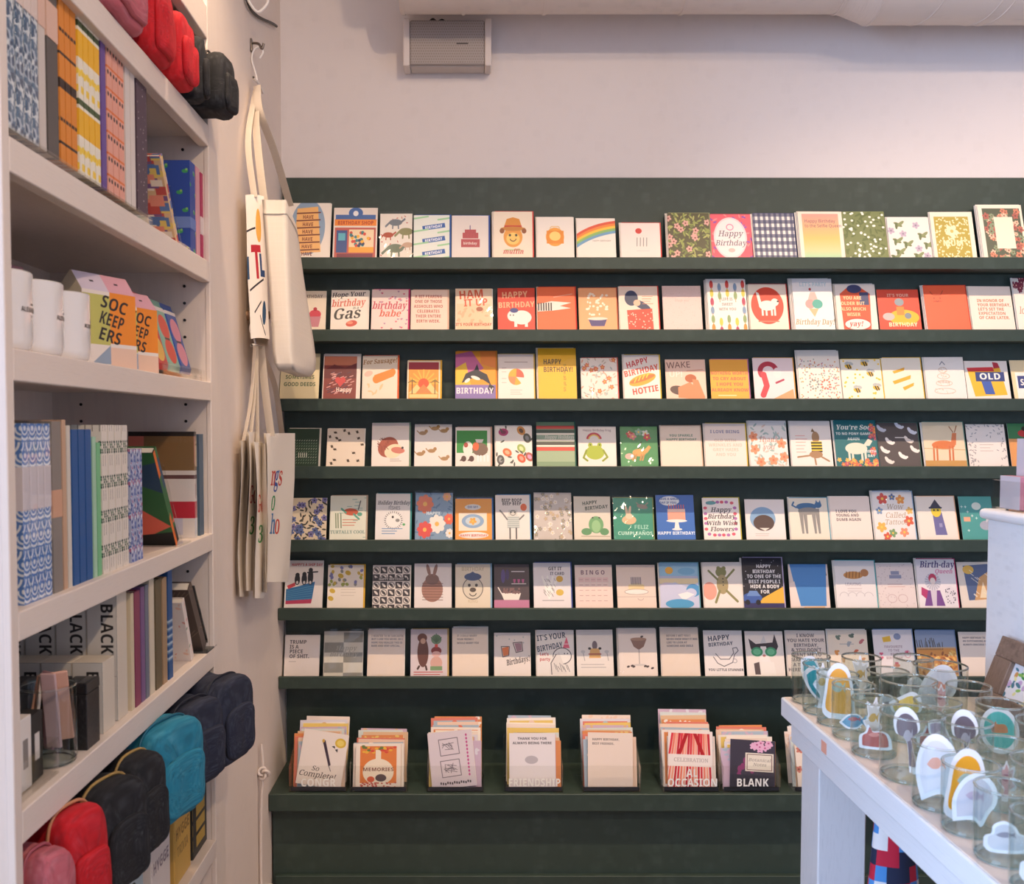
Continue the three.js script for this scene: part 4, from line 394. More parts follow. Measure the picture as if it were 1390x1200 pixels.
 [957, 1012, 856, 0, 0, 0, 'white card with an outlined duck and HAPPY BIRTHDAY lettering', () => { BG('#ece2dc'); T('HAPPY', 40, 26, 18, '#3f4658', 'bold', -0.1); T('BIRTHDAY', 44, 40, 13, '#3f4658', 'bold', -0.08); L([30, 60, 42, 74, 64, 74, 76, 58, 74, 46, 84, 44, 88, 52, 78, 62, 72, 82, 50, 92, 34, 84, 24, 68], '#6a6468', 2); O(78, 78, 5, 5, '#9a9498', 1.4); M('YOU LITTLE STUNNER', 54, 104, 9, '#4a4448'); }],
 [1014, 1068, 857, 0, 0, 0, 'white card with a black and white cat in green sunglasses', () => { BG('#ecdfd4'); P([10, 20, 28, 34, 72, 30, 78, 8, 86, 40, 76, 60, 22, 62, 14, 44], '#342c34'); P([40, 40, 54, 40, 66, 86, 34, 86], '#f0e6de'); E(30, 54, 15, 12, '#3f9a6a'); E(66, 54, 15, 12, '#3f9a6a'); E(30, 54, 10, 8, '#6fc090'); E(66, 54, 10, 8, '#6fc090'); E(48, 70, 12, 9, '#f2e8e0'); E(48, 64, 4, 3, '#d88a7a'); P([24, 80, 72, 80, 78, 124, 24, 124], '#f0e6dc'); P([20, 84, 34, 80, 36, 112, 22, 112], '#5a4a4a'); P([40, 32, 56, 32, 50, 12], '#d6d0cc'); }],
 [1070, 1126, 856, 0, 0, 1, 'beige card filled with handwritten capitals I KNOW YOU HATE YOUR BIRTHDAY', () => { BG('#e2d2c4'); M('I KNOW|YOU HATE YOUR|BIRTHDAY,|& YOU DON’T|WANT ME TO|MAKE IT INTO|A THING, SO|HERE’S NOTHING', 50, 17, 12, '#5a5258', 12.4); }],
 [1127, 1183, 855, 0, 0, 1, 'pale card of tiny vegetables and pastries', () => { BG('#f0dcc4'); for (const [x, y, c] of [[26, 20, '#6a7a6a'], [60, 16, '#5f6f60'], [84, 30, '#c06a6a'], [20, 58, '#e0924a'], [68, 56, '#d06a4a'], [36, 76, '#cf9a5a'], [84, 76, '#d89a6a'], [52, 36, '#aaa']]) { E(x, y, 7, 4, c, x); E(x + 4, y - 4, 4, 2.5, c); } lines(1, 30, 36, 40, 1, '#9a9a9e', 1.3); }],
 [1190, 1246, 855, '#8aa0c4', 0, 0, 'white card of hearts, cheese and centred pink text', () => { BG('#ece0dc'); P([24, 20, 44, 16, 46, 30, 26, 32], '#e8b83a'); E(62, 18, 9, 8, '#8a94b0'); M('FAVOURITE|TO THE|BEST|BIRTHDAY', 50, 46, 8.5, '#b59a9c', 9.5); for (const [x, y] of [[18, 60], [18, 70], [54, 84], [82, 56]]) heart(x, y, 5, '#d8607a'); O(84, 62, 7, 9, '#e0a0a8', 1.6); E(54, 90, 8, 4, '#e0866a'); }],
 [1248, 1304, 856, '#6a84a8', 0, 0, 'photo card of tall grass over golden sand', () => { BG('#8f9cb4'); R(0, 46, 100, 84, '#d8924a'); many(90, (x, y, i) => E(x, y, rr(3, 7), 2.5, ['#e8b45a', '#b8703a', '#f0cc84', '#9a5a34'][i % 4], x), 0, 100, 54, 124); for (let k = 0; k < 16; k++) { const x = 6 + k * 4; L([x, 50, x + rr(-5, 5), rr(18, 38)], '#4a4438', 1.6); } L([0, 46, 100, 44], '#c9a884', 3); }],
 [1308, 1355, 858, 0, 0, 0, 'cream card with three small lines of dark text near the white riser', () => { BG('#efdccb'); X('HAPPY BIRTHDAY TO|AN OUTSTANDING AND|ALWAYS GRACIOUS YOU.', 12, 18, 7, '#6a6064', 9); }],
]];
const paper = mat('#efe6da', 0.6);
let spare = 0;
const ORD = ['top', 'second', 'third', 'fourth', 'fifth', 'sixth', 'lowest'];
DECK.forEach((row, ri) => {
  const [lipT, lipB] = LIPY[ri], yb = lipB + 0.013;
  row.forEach(([u0, u1, vt, env, film, copies, label, art]) => {
    const d0 = WALL - 0.054, x0 = xAt(u0 + 1, LIPS[ri][0], d0), x1 = xAt(u1 - 1, LIPS[ri][0], d0);
    const lean = (16.5 + rr(-1.2, 1.2)) * DEG;
    const w = x1 - x0, h = (yAt(vt, WALL - 0.016) - yb) / Math.cos(lean);
    const c = paint(art), zb = -WALL + 0.012 + h * Math.sin(lean) + 0.002 + copies * 0.0035;
    const zf = Math.min(zb, -WALL + LEDGE - 0.018);
    const t = thing('greeting_card', label + (label.split(' ').length < 12 ? `, ${ORD[ri]} ledge` : ''), 'greeting card', [(x0 + x1) / 2, yb, zf], 'cards along the green ledges');
    t.rotation.set(-lean, 0, rr(-0.006, 0.006), 'XYZ');
    const cm = mesh('card', cardGeo(w, h, 0.0012, c), sheetMat(c.s), t, [0, h / 2, 0]);
    if (env) mesh('envelope', box(w, h * 0.985, 0.0014), mat(env, 0.65), t, [x0 < 0 ? 0.0045 : 0.0035, h / 2 + 0.0035, -0.0022]);
    else mesh('envelope', box(w - 0.002, h * 0.98, 0.0012), paper, t, [0.0005, h / 2 - 0.002, -0.002]);
    if (film) mesh('clear_sleeve', sleeveGeo(w, h), sleeveMat, t, [0, h / 2 + 0.003, 0.0012]);
    for (let k = 0; k < copies; k++) {
      const sp = thing('greeting_card', `${nth(k)} spare copy behind the ${label.replace(/^(nearly |plain |bright |solid )+/, '')}`.split(' ').slice(0, 15).join(' '), 'greeting card', [(x0 + x1) / 2 + (x0 < 0 ? 0.002 : -0.002) * (k + 1), yb, zf - 0.0045 * (k + 1)], 'spare cards stacked behind the front ones');
      sp.rotation.set(-lean, 0, rr(-0.008, 0.008), 'XYZ');
      mesh('card', box(w, h, 0.0024), paper, sp, [0, h / 2 + rr(-0.001, 0.0025), 0]);
      mesh('envelope', box(w - 0.001, h * 0.97, 0.0012), env ? mat(env, 0.65) : mat('#d9c8b4', 0.65), sp, [0, h / 2, -0.0019]);
    }
  });
});

/* ---------- clear tumblers, shared by table and shelf ---------- */
const glassMat = mat('#eef4f3', 0.02, { transmission: 1, thickness: 0, ior: 1.7 }), solidGlass = mat('#eef6f4', 0.02, { transmission: 1, thickness: 0.003, ior: 1.48 });
function tumblerParts(r, h, t) {                         // thin clear wall, thick rim and thick foot
  mesh('glass_wall', tumblerGeo(r, h), glassMat, t);
  const rim = new THREE.TorusGeometry(r - 0.0011, 0.0016, 8, 48); rim.rotateX(Math.PI / 2); mesh('glass_rim', rim, solidGlass, t, [0, h, 0]);
  const foot = new THREE.TorusGeometry(r - 0.004, 0.0028, 8, 48); foot.rotateX(Math.PI / 2); mesh('glass_foot', foot, solidGlass, t, [0, 0.0031, 0]);
}
function tumblerGeo(r, h, t = 0.0022) {
  const p = [[0, 0.001], [r * 0.86, 0.001], [r * 0.95, 0.003], [r, 0.008], [r, h]];
  return new THREE.LatheGeometry(p.map(([a, b]) => new THREE.Vector2(a, b)), 40);
}

/* ---------- white bookcase in the left wall ---------- */
const zC = (u, v) => -(-SIDE) * FOCAL / (CX - u) / (Math.cos(PITCH) - Math.tan(Math.atan((CY - v) / FOCAL) - PITCH) * Math.sin(PITCH));
const caseMat = mapMat(grain('#e6d7ca', 0.015), 0.45);
const SH = [[28, 70], [182, 210], [361, 388], [520, 545], [722, 745], [877, 903], [1012, 1039], [1140, 1164]].map(([a, b]) => [yAt(a, -zC(289, a)), yAt(b, -zC(289, b))]);
const ZN = -1.062, ZF = -1.868, XB = -0.80;               // near side, far side, back of the bookcase
{
  const c = thing('bookcase', 'white built-in bookcase with thick shelves along the left wall', 'bookcase', [0, 0, 0]);
  mesh('back_board', span(XB - 0.012, XB, 0, 2.6, ZF - 0.02, ZN + 0.02), caseMat, c);
  const sideR = mesh('side_panel', span(XB, SIDE - 0.002, 0, 2.6, ZF - 0.06, ZF), caseMat, c);
  mesh('side_panel', span(XB - 0.012, SIDE - 0.002, 0, 2.6, ZN, ZN + 0.016), caseMat, c);
  mesh('face_stile', span(SIDE - 0.004, SIDE + 0.006, 0, 2.62, ZF - 0.072, ZF + 0.001, 0.002), caseMat, c);
  mesh('face_stile', span(SIDE - 0.004, SIDE + 0.006, 0, 2.62, ZN - 0.001, ZN + 0.017, 0.002), caseMat, c);
  for (const [t, b] of [[2.2, 2.162], ...SH, [0.12, 0.0]]) {
    const s = mesh('shelf', span(XB, SIDE - 0.012, t - 0.02, t, ZF + 0.0005, ZN - 0.0005), caseMat, c);
    mesh('shelf_nosing', span(SIDE - 0.013, SIDE + 0.006, b, t, ZF + 0.0005, ZN - 0.0005, 0.002), caseMat, s);
  }
  const pegs = [];
  for (let y = 0.3; y < 2.1; y += 0.032) for (const x of [-0.545, -0.745]) { const g = new THREE.CylinderGeometry(0.0028, 0.0028, 0.002, 10); g.rotateX(Math.PI / 2); g.translate(x, y, ZF + 0.0006); pegs.push(g); }
  mesh('peg_holes', mergeGeometries(pegs), mat('#2a2624', 0.9), sideR).userData.kind = 'stuff';
}
function metres(geo) {                                    // uv in metres, by the way each face points
  const p = geo.attributes.position, n = geo.attributes.normal, uv = geo.attributes.uv;
  for (let i = 0; i < p.count; i++) {
    const ax = Math.abs(n.getX(i)), ay = Math.abs(n.getY(i)), az = Math.abs(n.getZ(i));
    if (ax > ay && ax > az) uv.setXY(i, p.getZ(i), p.getY(i)); else if (ay > az) uv.setXY(i, p.getX(i), p.getZ(i)); else uv.setXY(i, p.getX(i), p.getY(i));
  }
  return geo;
}
const pat = (size, w, h, draw) => mapMat(tex(w, h, draw, 1 / size, 1 / size * w / h), 0.55);
const dab = (q, c, x, y, r, s = 1, t = 0) => { q.fillStyle = c; q.beginPath(); q.ellipse(x, y, r, r * s, t, 0, 6.2832); q.fill(); };
const PAT = {
  floral: pat(0.09, 128, 128, q => { q.fillStyle = '#b9c3cc'; q.fillRect(0, 0, 128, 128); for (let i = 0; i < 260; i++) dab(q, ['#2f4a66', '#52718c', '#dfe3e2', '#3d5a76'][i % 4], rnd() * 128, rnd() * 128, rr(4, 11), 0.55, rnd() * 6); }),
  tiger: pat(0.11, 128, 128, q => { q.fillStyle = '#e08a34'; q.fillRect(0, 0, 128, 128); q.fillStyle = '#3a2a24'; q.fillRect(0, 8, 128, 14); for (let i = 0; i < 7; i++) q.fillRect(i * 19, 64 + (i % 2) * 5, 12, 5); q.fillRect(0, 98, 128, 4); }),
  lemon: pat(0.1, 128, 128, q => { q.fillStyle = '#efe6d2'; q.fillRect(0, 0, 128, 128); q.fillStyle = '#f0b52a'; q.fillRect(0, 20, 128, 44); q.fillStyle = '#4a5a34'; q.fillRect(0, 4, 128, 10); for (let i = 0; i < 12; i++) dab(q, '#f4cf4a', rnd() * 128, rr(76, 122), 9, 0.7); }),
  pinkdot: pat(0.06, 96, 96, q => { q.fillStyle = '#e8a692'; q.fillRect(0, 0, 96, 96); for (const y of [20, 68]) { q.fillStyle = '#e2793f'; q.fillRect(0, y - 14, 96, 5); for (let x = 8; x < 96; x += 20) dab(q, '#3a2a2a', x, y, 5); } }),
  star: pat(0.08, 96, 96, q => { q.fillStyle = '#54424e'; q.fillRect(0, 0, 96, 96); for (let i = 0; i < 26; i++) dab(q, '#e3d8d6', rnd() * 96, rnd() * 96, rr(0.8, 2)); }),
  wave: pat(0.062, 96, 96, q => { q.fillStyle = '#e9ecf0'; q.fillRect(0, 0, 96, 96); q.strokeStyle = '#4a78ba'; q.lineWidth = 4.4; for (let r = 3; r >= -1; r--) for (let k = -1; k < 4; k++) { const x = k * 48 + (r % 2) * 24, y = r * 24 + 24; for (const a of [24, 15, 7]) { q.beginPath(); q.arc(x, y, a, 0, 6.29); q.fillStyle = '#e9ecf0'; q.fill(); q.stroke(); } } }),
  plant: pat(0.048, 96, 96, q => { q.fillStyle = '#e7ddcf'; q.fillRect(0, 0, 96, 96); for (let x = 10; x < 96; x += 20) { q.fillStyle = '#5a4a3a'; q.fillRect(x, 56, 2, 30); for (let i = 0; i < 5; i++) dab(q, ['#2f4a3c', '#4d6b4f'][i % 2], x + rr(-5, 7), 20 + i * 7, 5, 0.7); } }),
  berry: pat(0.05, 96, 96, q => { q.fillStyle = '#aab2cc'; q.fillRect(0, 0, 96, 96); for (let i = 0; i < 70; i++) dab(q, ['#34478f', '#5a6fb0', '#dcdfe8', '#b06a8a'][i % 4], rnd() * 96, rnd() * 96, rr(3, 7)); }),
  collage: pat(0.09, 128, 128, q => { q.fillStyle = '#d8b48a'; q.fillRect(0, 0, 128, 128); for (let i = 0; i < 30; i++) { q.fillStyle = ['#c2504a', '#e6c86a', '#5a7ab0', '#efe0cc', '#7a5a8a', '#e8907a'][i % 6]; q.fillRect(rnd() * 110, rnd() * 110, rr(14, 40), rr(10, 30)); } }),
  frog: pat(0.07, 96, 96, q => { q.fillStyle = '#2b4a9c'; q.fillRect(0, 0, 96, 96); for (const [x, y] of [[20, 20], [70, 40], [34, 72], [84, 84]]) { dab(q, '#3f9a5a', x, y, 8, 0.6); dab(q, '#8ac06a', x + 4, y - 4, 3); } }),
  bloom: pat(0.05, 96, 96, q => { q.fillStyle = '#e6d2c8'; q.fillRect(0, 0, 96, 96); for (let i = 0; i < 60; i++) dab(q, ['#b0405a', '#d88a94', '#7a6a5a', '#c9a27a'][i % 4], rnd() * 96, rnd() * 96, rr(2, 5)); }),
  cut: pat(0.205, 256, 256, q => { q.fillStyle = '#2f6a3c'; q.fillRect(0, 0, 256, 256); const s = (c, ...p) => { q.fillStyle = c; q.beginPath(); p.forEach(([x, y], i) => i ? q.lineTo(x, y) : q.moveTo(x, y)); q.fill(); }; s('#e2702a', [0, 0], [150, 0], [130, 60], [70, 90], [0, 70]); s('#e86a52', [40, 120], [150, 110], [256, 200], [200, 230]); s('#3f372e', [90, 160], [150, 190], [170, 256], [80, 256]); s('#e2702a', [0, 170], [70, 230], [60, 256], [0, 256]); s('#2a4a66', [150, 60], [256, 30], [256, 110]); s('#18181a', [180, 226], [256, 216], [256, 256], [170, 256]); }),
};
const pagesMat = mat('#e9dfcf', 0.8);
// a notebook standing on a shelf, spine to the room
function notebook(label, group, u0, u1, v, y, h, depth, skin, o = {}) {
  const z0 = zC(u0, v), z1 = zC(u1, v), t = Math.max(0.003, (z0 - z1) * 0.87), x = (o.x ?? SIDE - 0.006);
  const b = thing(o.name ?? 'notebook', label, o.cat ?? 'notebook', [x, y, (z0 + z1) / 2], group);
  const m = typeof skin === 'string' ? mat(skin, 0.5) : skin, k = Math.min(0.0018, t * 0.24);
  const cov = mesh('cover', metres(mergeGeometries([span(-depth, 0, 0, h, t / 2 - k, t / 2), span(-depth, 0, 0, h, -t / 2, -t / 2 + k), span(-0.0022, 0, 0, h, -t / 2 + k, t / 2 - k)])), m, b);
  mesh('pages', span(-depth + 0.003, -0.0022, 0.002, h - 0.002, -t / 2 + k, t / 2 - k), o.pages ?? pagesMat, b);
  if (o.band) mesh('paper_band', span(-depth * 0.98, 0.0006, h * o.band[1], h * o.band[2], -t / 2 - 0.0005, t / 2 + 0.0005), mat(o.band[0], 0.7), cov);
  if (o.film) mesh('clear_wrap', span(-depth, 0.0016, -0.0005, h + 0.004, -t / 2 - 0.0002, t / 2 + 0.0002, 0.001), mat('#ffffff', 0.03, { transmission: 1, thickness: 0, ior: 1.4 }), b);
  if (o.lean) b.rotation.x = o.lean;
  return b;
}
function easel(label, u, v, y, w, h, lean, m) {          // a leaning plate on a flat foot, behind a leaning book
  const e = thing('acrylic_easel', label, 'easel', [SIDE - 0.006, y, zC(u, v)]);
  mesh('easel_back', box(w, h, 0.003), m, e, [-w / 2, 0.003 + Math.cos(lean) * h / 2, Math.sin(lean) * h / 2 - 0.007], [lean, 0, 0]);
  mesh('easel_foot', span(-w, 0.012, 0, 0.003, -0.02, 0.05), m, e);
  return e;
}
const acrylic = mat('#fbfbfa', 0.03, { transmission: 1, thickness: 0, ior: 1.28 });
const row = (us, fn) => { for (let i = 0; i < us.length - 1; i++) fn(us[i], us[i + 1], i); };

/* shelf with the tall notebooks */
{
  const sy = SH[2][0], y = sy + 0.016, v = 210, H = 0.222, D = 0.16;
  const st = thing('acrylic_riser', 'clear acrylic riser under the row of patterned notebooks', 'riser', [SIDE - 0.004, sy, 0]);
  mesh('riser_top', span(-0.17, 0.004, 0.012, 0.016, zC(207, 270), zC(14, 210), 0.001), acrylic, st);
  mesh('riser_front', span(0, 0.004, 0, 0.0118, zC(207, 270), zC(14, 210)), acrylic, st);
  row([18, 30, 42, 52, 61], (a, b, i) => notebook(`blue and white floral notebook in clear wrap, ${nth(i)} of four beside the stile`, 'blue floral notebooks', a, b, v, y, 0.235, D, PAT.floral, { band: ['#e3cfc4', 0.62, 0.78], film: 1 }));
  notebook('pale grey notebook with a pink paper band', 'banded notebooks', 61, 71, v, y, 0.24, D, '#cfc4ba', { band: ['#dcb6a2', 0.6, 0.76] });
  notebook('dark grey notebook with cream edges and pink band', 'banded notebooks', 71.5, 88, v, y, 0.24, D, '#5d5752', { band: ['#dcb6a2', 0.58, 0.76] });
  row([89, 96.5, 104, 112], (a, b, i) => notebook(`orange notebook with black tiger stripes, ${nth(i)} of three`, 'tiger stripe notebooks', a, b, v, y, 0.245, D, PAT.tiger));
  row([114, 121, 128, 135.5, 143], (a, b, i) => notebook(`yellow lemon-print notebook, ${nth(i)} of four beside the purple one`, 'lemon notebooks', a, b, v, y, 0.218, D, PAT.lemon));
  notebook('plain violet notebook between lemon and pink ones', undefined, 144, 151, v, y, 0.212, D, '#6a4f94');
  row([152, 159.5, 167, 175], (a, b, i) => notebook(`pink notebook with orange bands and black dots, ${nth(i)} of three`, 'pink dotted notebooks', a, b, v, y, 0.232, D, PAT.pinkdot));
  row([176, 183, 189.5], (a, b, i) => notebook(`plain white notebook ${i ? 'touching the starry one' : 'touching the pink dotted ones'}`, 'white notebooks', a, b, v, y, 0.214, D, '#ded3cb'));
  notebook('dark plum notebook speckled with tiny white stars', undefined, 190.5, 206, v, y, 0.215, D, PAT.star);
  notebook('colourful collage notebook leaning in an acrylic easel', undefined, 244, 248, 320, sy + 0.004, 0.155, 0.12, PAT.collage, { lean: 0.6 });
  easel('clear acrylic easel holding the collage notebook', 250, 320, sy, 0.12, 0.11, 0.6, acrylic);
  notebook('royal blue notebook covered in small green frogs', undefined, 262, 270, 280, sy, 0.168, 0.13, PAT.frog, { band: ['#6f86c0', 0.28, 0.4] });
  notebook('pale pink notebook beside the frog-print one', undefined, 270.5, 276, 280, sy, 0.168, 0.13, '#d99aa4');
  notebook('magenta notebook with a white label near the stile', undefined, 276.5, 284, 280, sy, 0.165, 0.13, '#b8305e', { band: ['#ead8d2', 0.3, 0.5] });
}
/* upper shelves: zipped pouches, a marbled box */
const cloth = (c, r = 0.85) => mapMat(grain(c, 0.06, 128), r, { sheen: 0.3, sheenRoughness: 0.6, sheenColor: new THREE.Color(c) });
const POUCH = { pink: cloth('#c0606a'), red: cloth('#c80f1c'), black: cloth('#15161a'), teal: cloth('#1f7f9c'), navy: cloth('#1c2236') };
function pouch(label, group, zn, zf, xf, y, h, m, trim = '#3a3330', depth = 0.2) {
  const w = zn - zf - 0.005, p = thing('zipped_pouch', label, 'pouch', [xf, y, (zn + zf) / 2], group), a = rr(0, 6);
  const ring = (x, k, f = 0) => Array.from({ length: 44 }, (_, i) => {
    const t = i / 44 * 6.2832, c = Math.cos(t), s = Math.sin(t), q = 0.42;
    let zz = Math.sign(c) * Math.abs(c) ** q * w / 2 * k, yy = Math.sign(s) * Math.abs(s) ** q * h / 2 * k;
    if (yy > 0) yy *= 1 - 0.1 * (zz / (w / 2)) ** 2;
    const fold = f * (Math.sin(zz * 190 + a) * 0.5 + Math.sin(zz * 90 - a));
    return [x + fold, h / 2 + yy, zz + f * 0.5 * Math.sin(yy * 70 + x * 60 + a)];
  });
  const rings = [ring(-depth, 0.8), ring(-depth + 0.02, 0.94)];
  for (let i = 1; i < 10; i++) rings.push(ring(-depth + 0.02 + (depth - 0.035) * i / 10, 0.97 + 0.03 * Math.sin(i * 0.9 + a), 0.0022));
  rings.push(ring(-0.018, 1, 0.002), ring(-0.008, 0.985, 0.002), ring(-0.002, 0.94, 0.002), ring(0.002, 0.86, 0.002), ring(0.003, 0.6, 0.002), ring(0.004, 0.25, 0.001));
  mesh('pouch_body', loft(rings), m, p);
  const pk = [ring(0.0, 0.8, 0.0015), ring(0.007, 0.79, 0.002), ring(0.0105, 0.73, 0.0024), ring(0.0115, 0.5, 0.0028), ring(0.011, 0.2, 0.002)].map(r => r.map(([x, yy, z]) => [x, yy * 0.74 - 0.006 + h * 0.05, z]));
  mesh('front_pocket', loft(pk), m, p);
  const zip = ring(-0.03, 1.0).filter((q, i) => q[1] > h * 0.45).map(([x, yy, z]) => [x, yy + 0.001, z]).sort((A1, B1) => A1[2] - B1[2]);
  const zp = mesh('zipper', tube(zip.filter((q, i) => i % 2 === 0), 0.0022, 30, 6), mat(trim, 0.5), p);
  mesh('pull_tab', rbox(0.006, 0.02, 0.008, 0.002), m, zp, [-0.026, h * 0.8, -w / 2 - 0.003], [0.2, 0, 0]);
  return p;
}
{
  const y = SH[1][0];
  pouch('large dusty pink zipped pouch on the upper shelf', 'pouches on the upper shelf', -1.33, -1.49, -0.485, y, 0.16, POUCH.pink, '#a85560');
  pouch('bright red fabric pouch touching the large dusty pink one', 'pouches on the upper shelf', -1.495, -1.612, -0.482, y, 0.135, POUCH.red, '#a80c18');
  pouch('bright red fabric pouch touching the black ones on the upper shelf', 'pouches on the upper shelf', -1.616, -1.715, -0.478, y, 0.12, POUCH.red, '#a80c18');
  pouch('black fabric pouch squeezed beside the red ones', 'pouches on the upper shelf', -1.718, -1.766, -0.47, y, 0.115, POUCH.black);
  pouch('black fabric pouch jutting out past the stile on the upper shelf', 'pouches on the upper shelf', -1.768, -1.862, -0.445, y, 0.11, POUCH.black);
  const t = thing('marbled_box', 'brown marbled box on the highest visible shelf', 'box', [SIDE - 0.01, SH[0][0], -1.72]);
  const mm = pat(0.05, 96, 96, q => { q.fillStyle = '#8a6a58'; q.fillRect(0, 0, 96, 96); for (let i = 0; i < 80; i++) dab(q, ['#c9a88f', '#5a3f34', '#e0cbb6'][i % 3], rnd() * 96, rnd() * 96, rr(2, 7), 0.3, rnd() * 6); });
  mesh('box_base', metres(span(-0.16, 0, 0, 0.09, -0.1, 0.1, 0.002)), mm, t); mesh('box_lid', metres(span(-0.162, 0.002, 0.09, 0.115, -0.102, 0.102, 0.002)), mm, t);
}
/* shelf with the mugs and cartons */
{
  const y = SH[3][0];
  const glaze = mat('#e9e2dc', 0.12, { clearcoat: 0.6, clearcoatRoughness: 0.05 });
  const prof = (r, h) => [[0, 0], [r * 0.82, 0], [r * 0.93, 0.004], [r, 0.014], [r, h - 0.002], [r - 0.0015, h], [r - 0.004, h - 0.002], [r - 0.004, 0.008], [0, 0.006]].map(([a, b]) => new THREE.Vector2(a, b));
  const print = tex(256, 128, (q, w, h) => { q.clearRect(0, 0, w, h); q.fillStyle = '#3a302c'; q.textAlign = 'center'; q.font = 'bold 44px sans-serif'; q.fillText('ALEXANDRIA', 128, 78, 236); q.fillRect(110, 20, 36, 10); q.beginPath(); q.arc(128, 104, 7, 0, 7); q.fill(); });
  const ink = new THREE.MeshPhysicalMaterial({ map: print, transparent: true, roughness: 0.3, alphaTest: 0.4 });
  const mug = (u, v0, label, h, turn) => {
    const r = 0.04, x = SIDE - 0.043, d = u, m = thing('mug', label, 'mug', [x, y, -d], 'white printed mugs', turn);
    const mb = mesh('mug_body', new THREE.LatheGeometry(prof(r, h), 48), glaze, m);
    mesh('handle', tube([[-r + 0.002, h * 0.78, 0], [-r - 0.02, h * 0.8, 0], [-r - 0.027, h * 0.5, 0], [-r - 0.016, h * 0.22, 0], [-r + 0.003, h * 0.2, 0]], 0.0045, 28, 10), glaze, m);
    const g = new THREE.CylinderGeometry(r + 0.0004, r + 0.0004, 0.022, 24, 1, true, Math.PI / 2 - 0.55, 1.1); mesh('printed_name', g, ink, mb, [0, h * 0.52, 0]);
  };
  mug(1.125, 0, 'white mug half hidden by the bookcase stile', 0.092, 0.1);
  mug(1.21, 0, 'white mug between two other mugs', 0.092, 0.25);
  mug(1.295, 0, 'white mug touching the gable-top carton', 0.09, 0.25);
  const skin = tex(256, 512, (q, w, h) => {
    q.fillStyle = '#e9dcd0'; q.fillRect(0, 0, w, h); q.fillStyle = '#d8c8d2'; q.fillRect(0, 0, 128, 110); q.fillStyle = '#e2a6ae'; q.fillRect(128, 0, 128, 110);
    q.fillStyle = '#c2bc62'; q.fillRect(0, 130, 128, 260); q.fillStyle = '#ec8a24'; q.fillRect(128, 110, 128, 270);
    q.fillStyle = '#93a2b4'; q.beginPath(); q.moveTo(40, 490); q.lineTo(128, 390); q.lineTo(128, 490); q.fill(); q.fillStyle = '#e8c2a8'; q.fillRect(128, 400, 128, 112);
    q.fillStyle = '#2a2224'; q.save(); q.translate(80, 190); q.rotate(0.25); q.font = 'bold 92px sans-serif'; q.fillText('SOC', 0, 0, 130); q.fillText('KEEP', 12, 84, 120); q.fillText('ERS', 28, 168, 110); q.restore(); q.fillRect(60, 46, 18, 10); q.fillRect(176, 46, 18, 10);
  });
  const skinM = mapMat(skin, 0.5), side = mat('#d8cdb4', 0.5);
  const carton = (label, z, x, h, w, turn) => {
    const c = thing('gable_carton', label, 'carton', [x, y, z], 'gable-top cartons', turn), d = 0.05, e = h * 0.8;
    const P3 = [[0, 0, w / 2], [0, 0, -w / 2], [0, e, -w / 2], [0, e, w / 2]];
    const face = new THREE.BufferGeometry(), tx = -d * 0.42;
    const V = [[0, 0, w / 2], [0, 0, -w / 2], [-0.002, e, w / 2], [-0.002, e, -w / 2], [tx, h, w / 2], [tx, h, -w / 2]];
    const U = [[0, 0], [1, 0], [0, 0.78], [1, 0.78], [0, 1], [1, 1]], I = [0, 1, 2, 2, 1, 3, 2, 3, 4, 4, 3, 5];
    face.setAttribute('position', new THREE.Float32BufferAttribute(V.flat(), 3)); face.setAttribute('uv', new THREE.Float32BufferAttribute(U.flat(), 2)); face.setIndex(I); face.computeVertexNormals();
    mesh('printed_front', face, skinM, c, [0.0006, 0, 0]);
    const s = new THREE.Shape(); s.moveTo(0, 0); s.lineTo(-d, 0); s.lineTo(-d, e); s.lineTo(tx - 0.003, h); s.lineTo(tx, h); s.lineTo(-0.002, e); s.lineTo(0, 0);
    const g = new THREE.ExtrudeGeometry(s, { depth: w - 0.0004, bevelEnabled: false }); g.translate(0, 0, -w / 2 + 0.0002); mesh('carton_body', g, side, c);
    return c;
  };
  carton('lime and orange gable-top carton with black lettering beside the mugs', -1.437, SIDE - 0.026, 0.138, 0.105, -0.42);
  carton('lime and orange gable-top carton with black lettering beside the bright packs', -1.548, SIDE - 0.024, 0.128, 0.098, -0.36);
  carton('white and pink gable-top carton standing behind the mugs', -1.43, SIDE - 0.17, 0.155, 0.1, -0.3);
  const tray = thing('acrylic_tray', 'clear acrylic tray holding three bright packs', 'tray', [SIDE - 0.008, y, -1.73]);
  mesh('tray_floor', span(-0.1, 0.004, 0.006, 0.008, -0.13, 0.12), acrylic, tray); mesh('tray_lip', span(0.002, 0.005, 0, 0.022, -0.13, 0.12), acrylic, tray); mesh('tray_back', box(0.003, 0.09, 0.25), acrylic, tray, [-0.085, 0.05, -0.005], [0, 0, 0.25]);
  [['#c8262a', '#f0b84a', 'red and yellow snack pack in the acrylic tray'], ['#8ab8a0', '#e2452e', 'mint and red snack pack in the acrylic tray'], ['#234f9c', '#e28a9a', 'blue and pink snack pack in the acrylic tray']].forEach(([a, b, label], i) => {
    const m = mapMat(tex(128, 256, q => { q.fillStyle = a; q.fillRect(0, 0, 128, 256); dab(q, b, 64, 92, 46, 1); dab(q, b, 64, 182, 46, 1); q.fillStyle = '#3a1a1a'; q.fillRect(40, 132, 50, 8); q.fillStyle = '#efe0d4'; q.fillRect(0, 18, 128, 14); }), 0.35);
    const p = thing('snack_pack', label, 'pack', [SIDE - 0.02, y + 0.009, -1.652 - i * 0.068], 'packs in the acrylic tray'); p.rotation.z = 0.28;
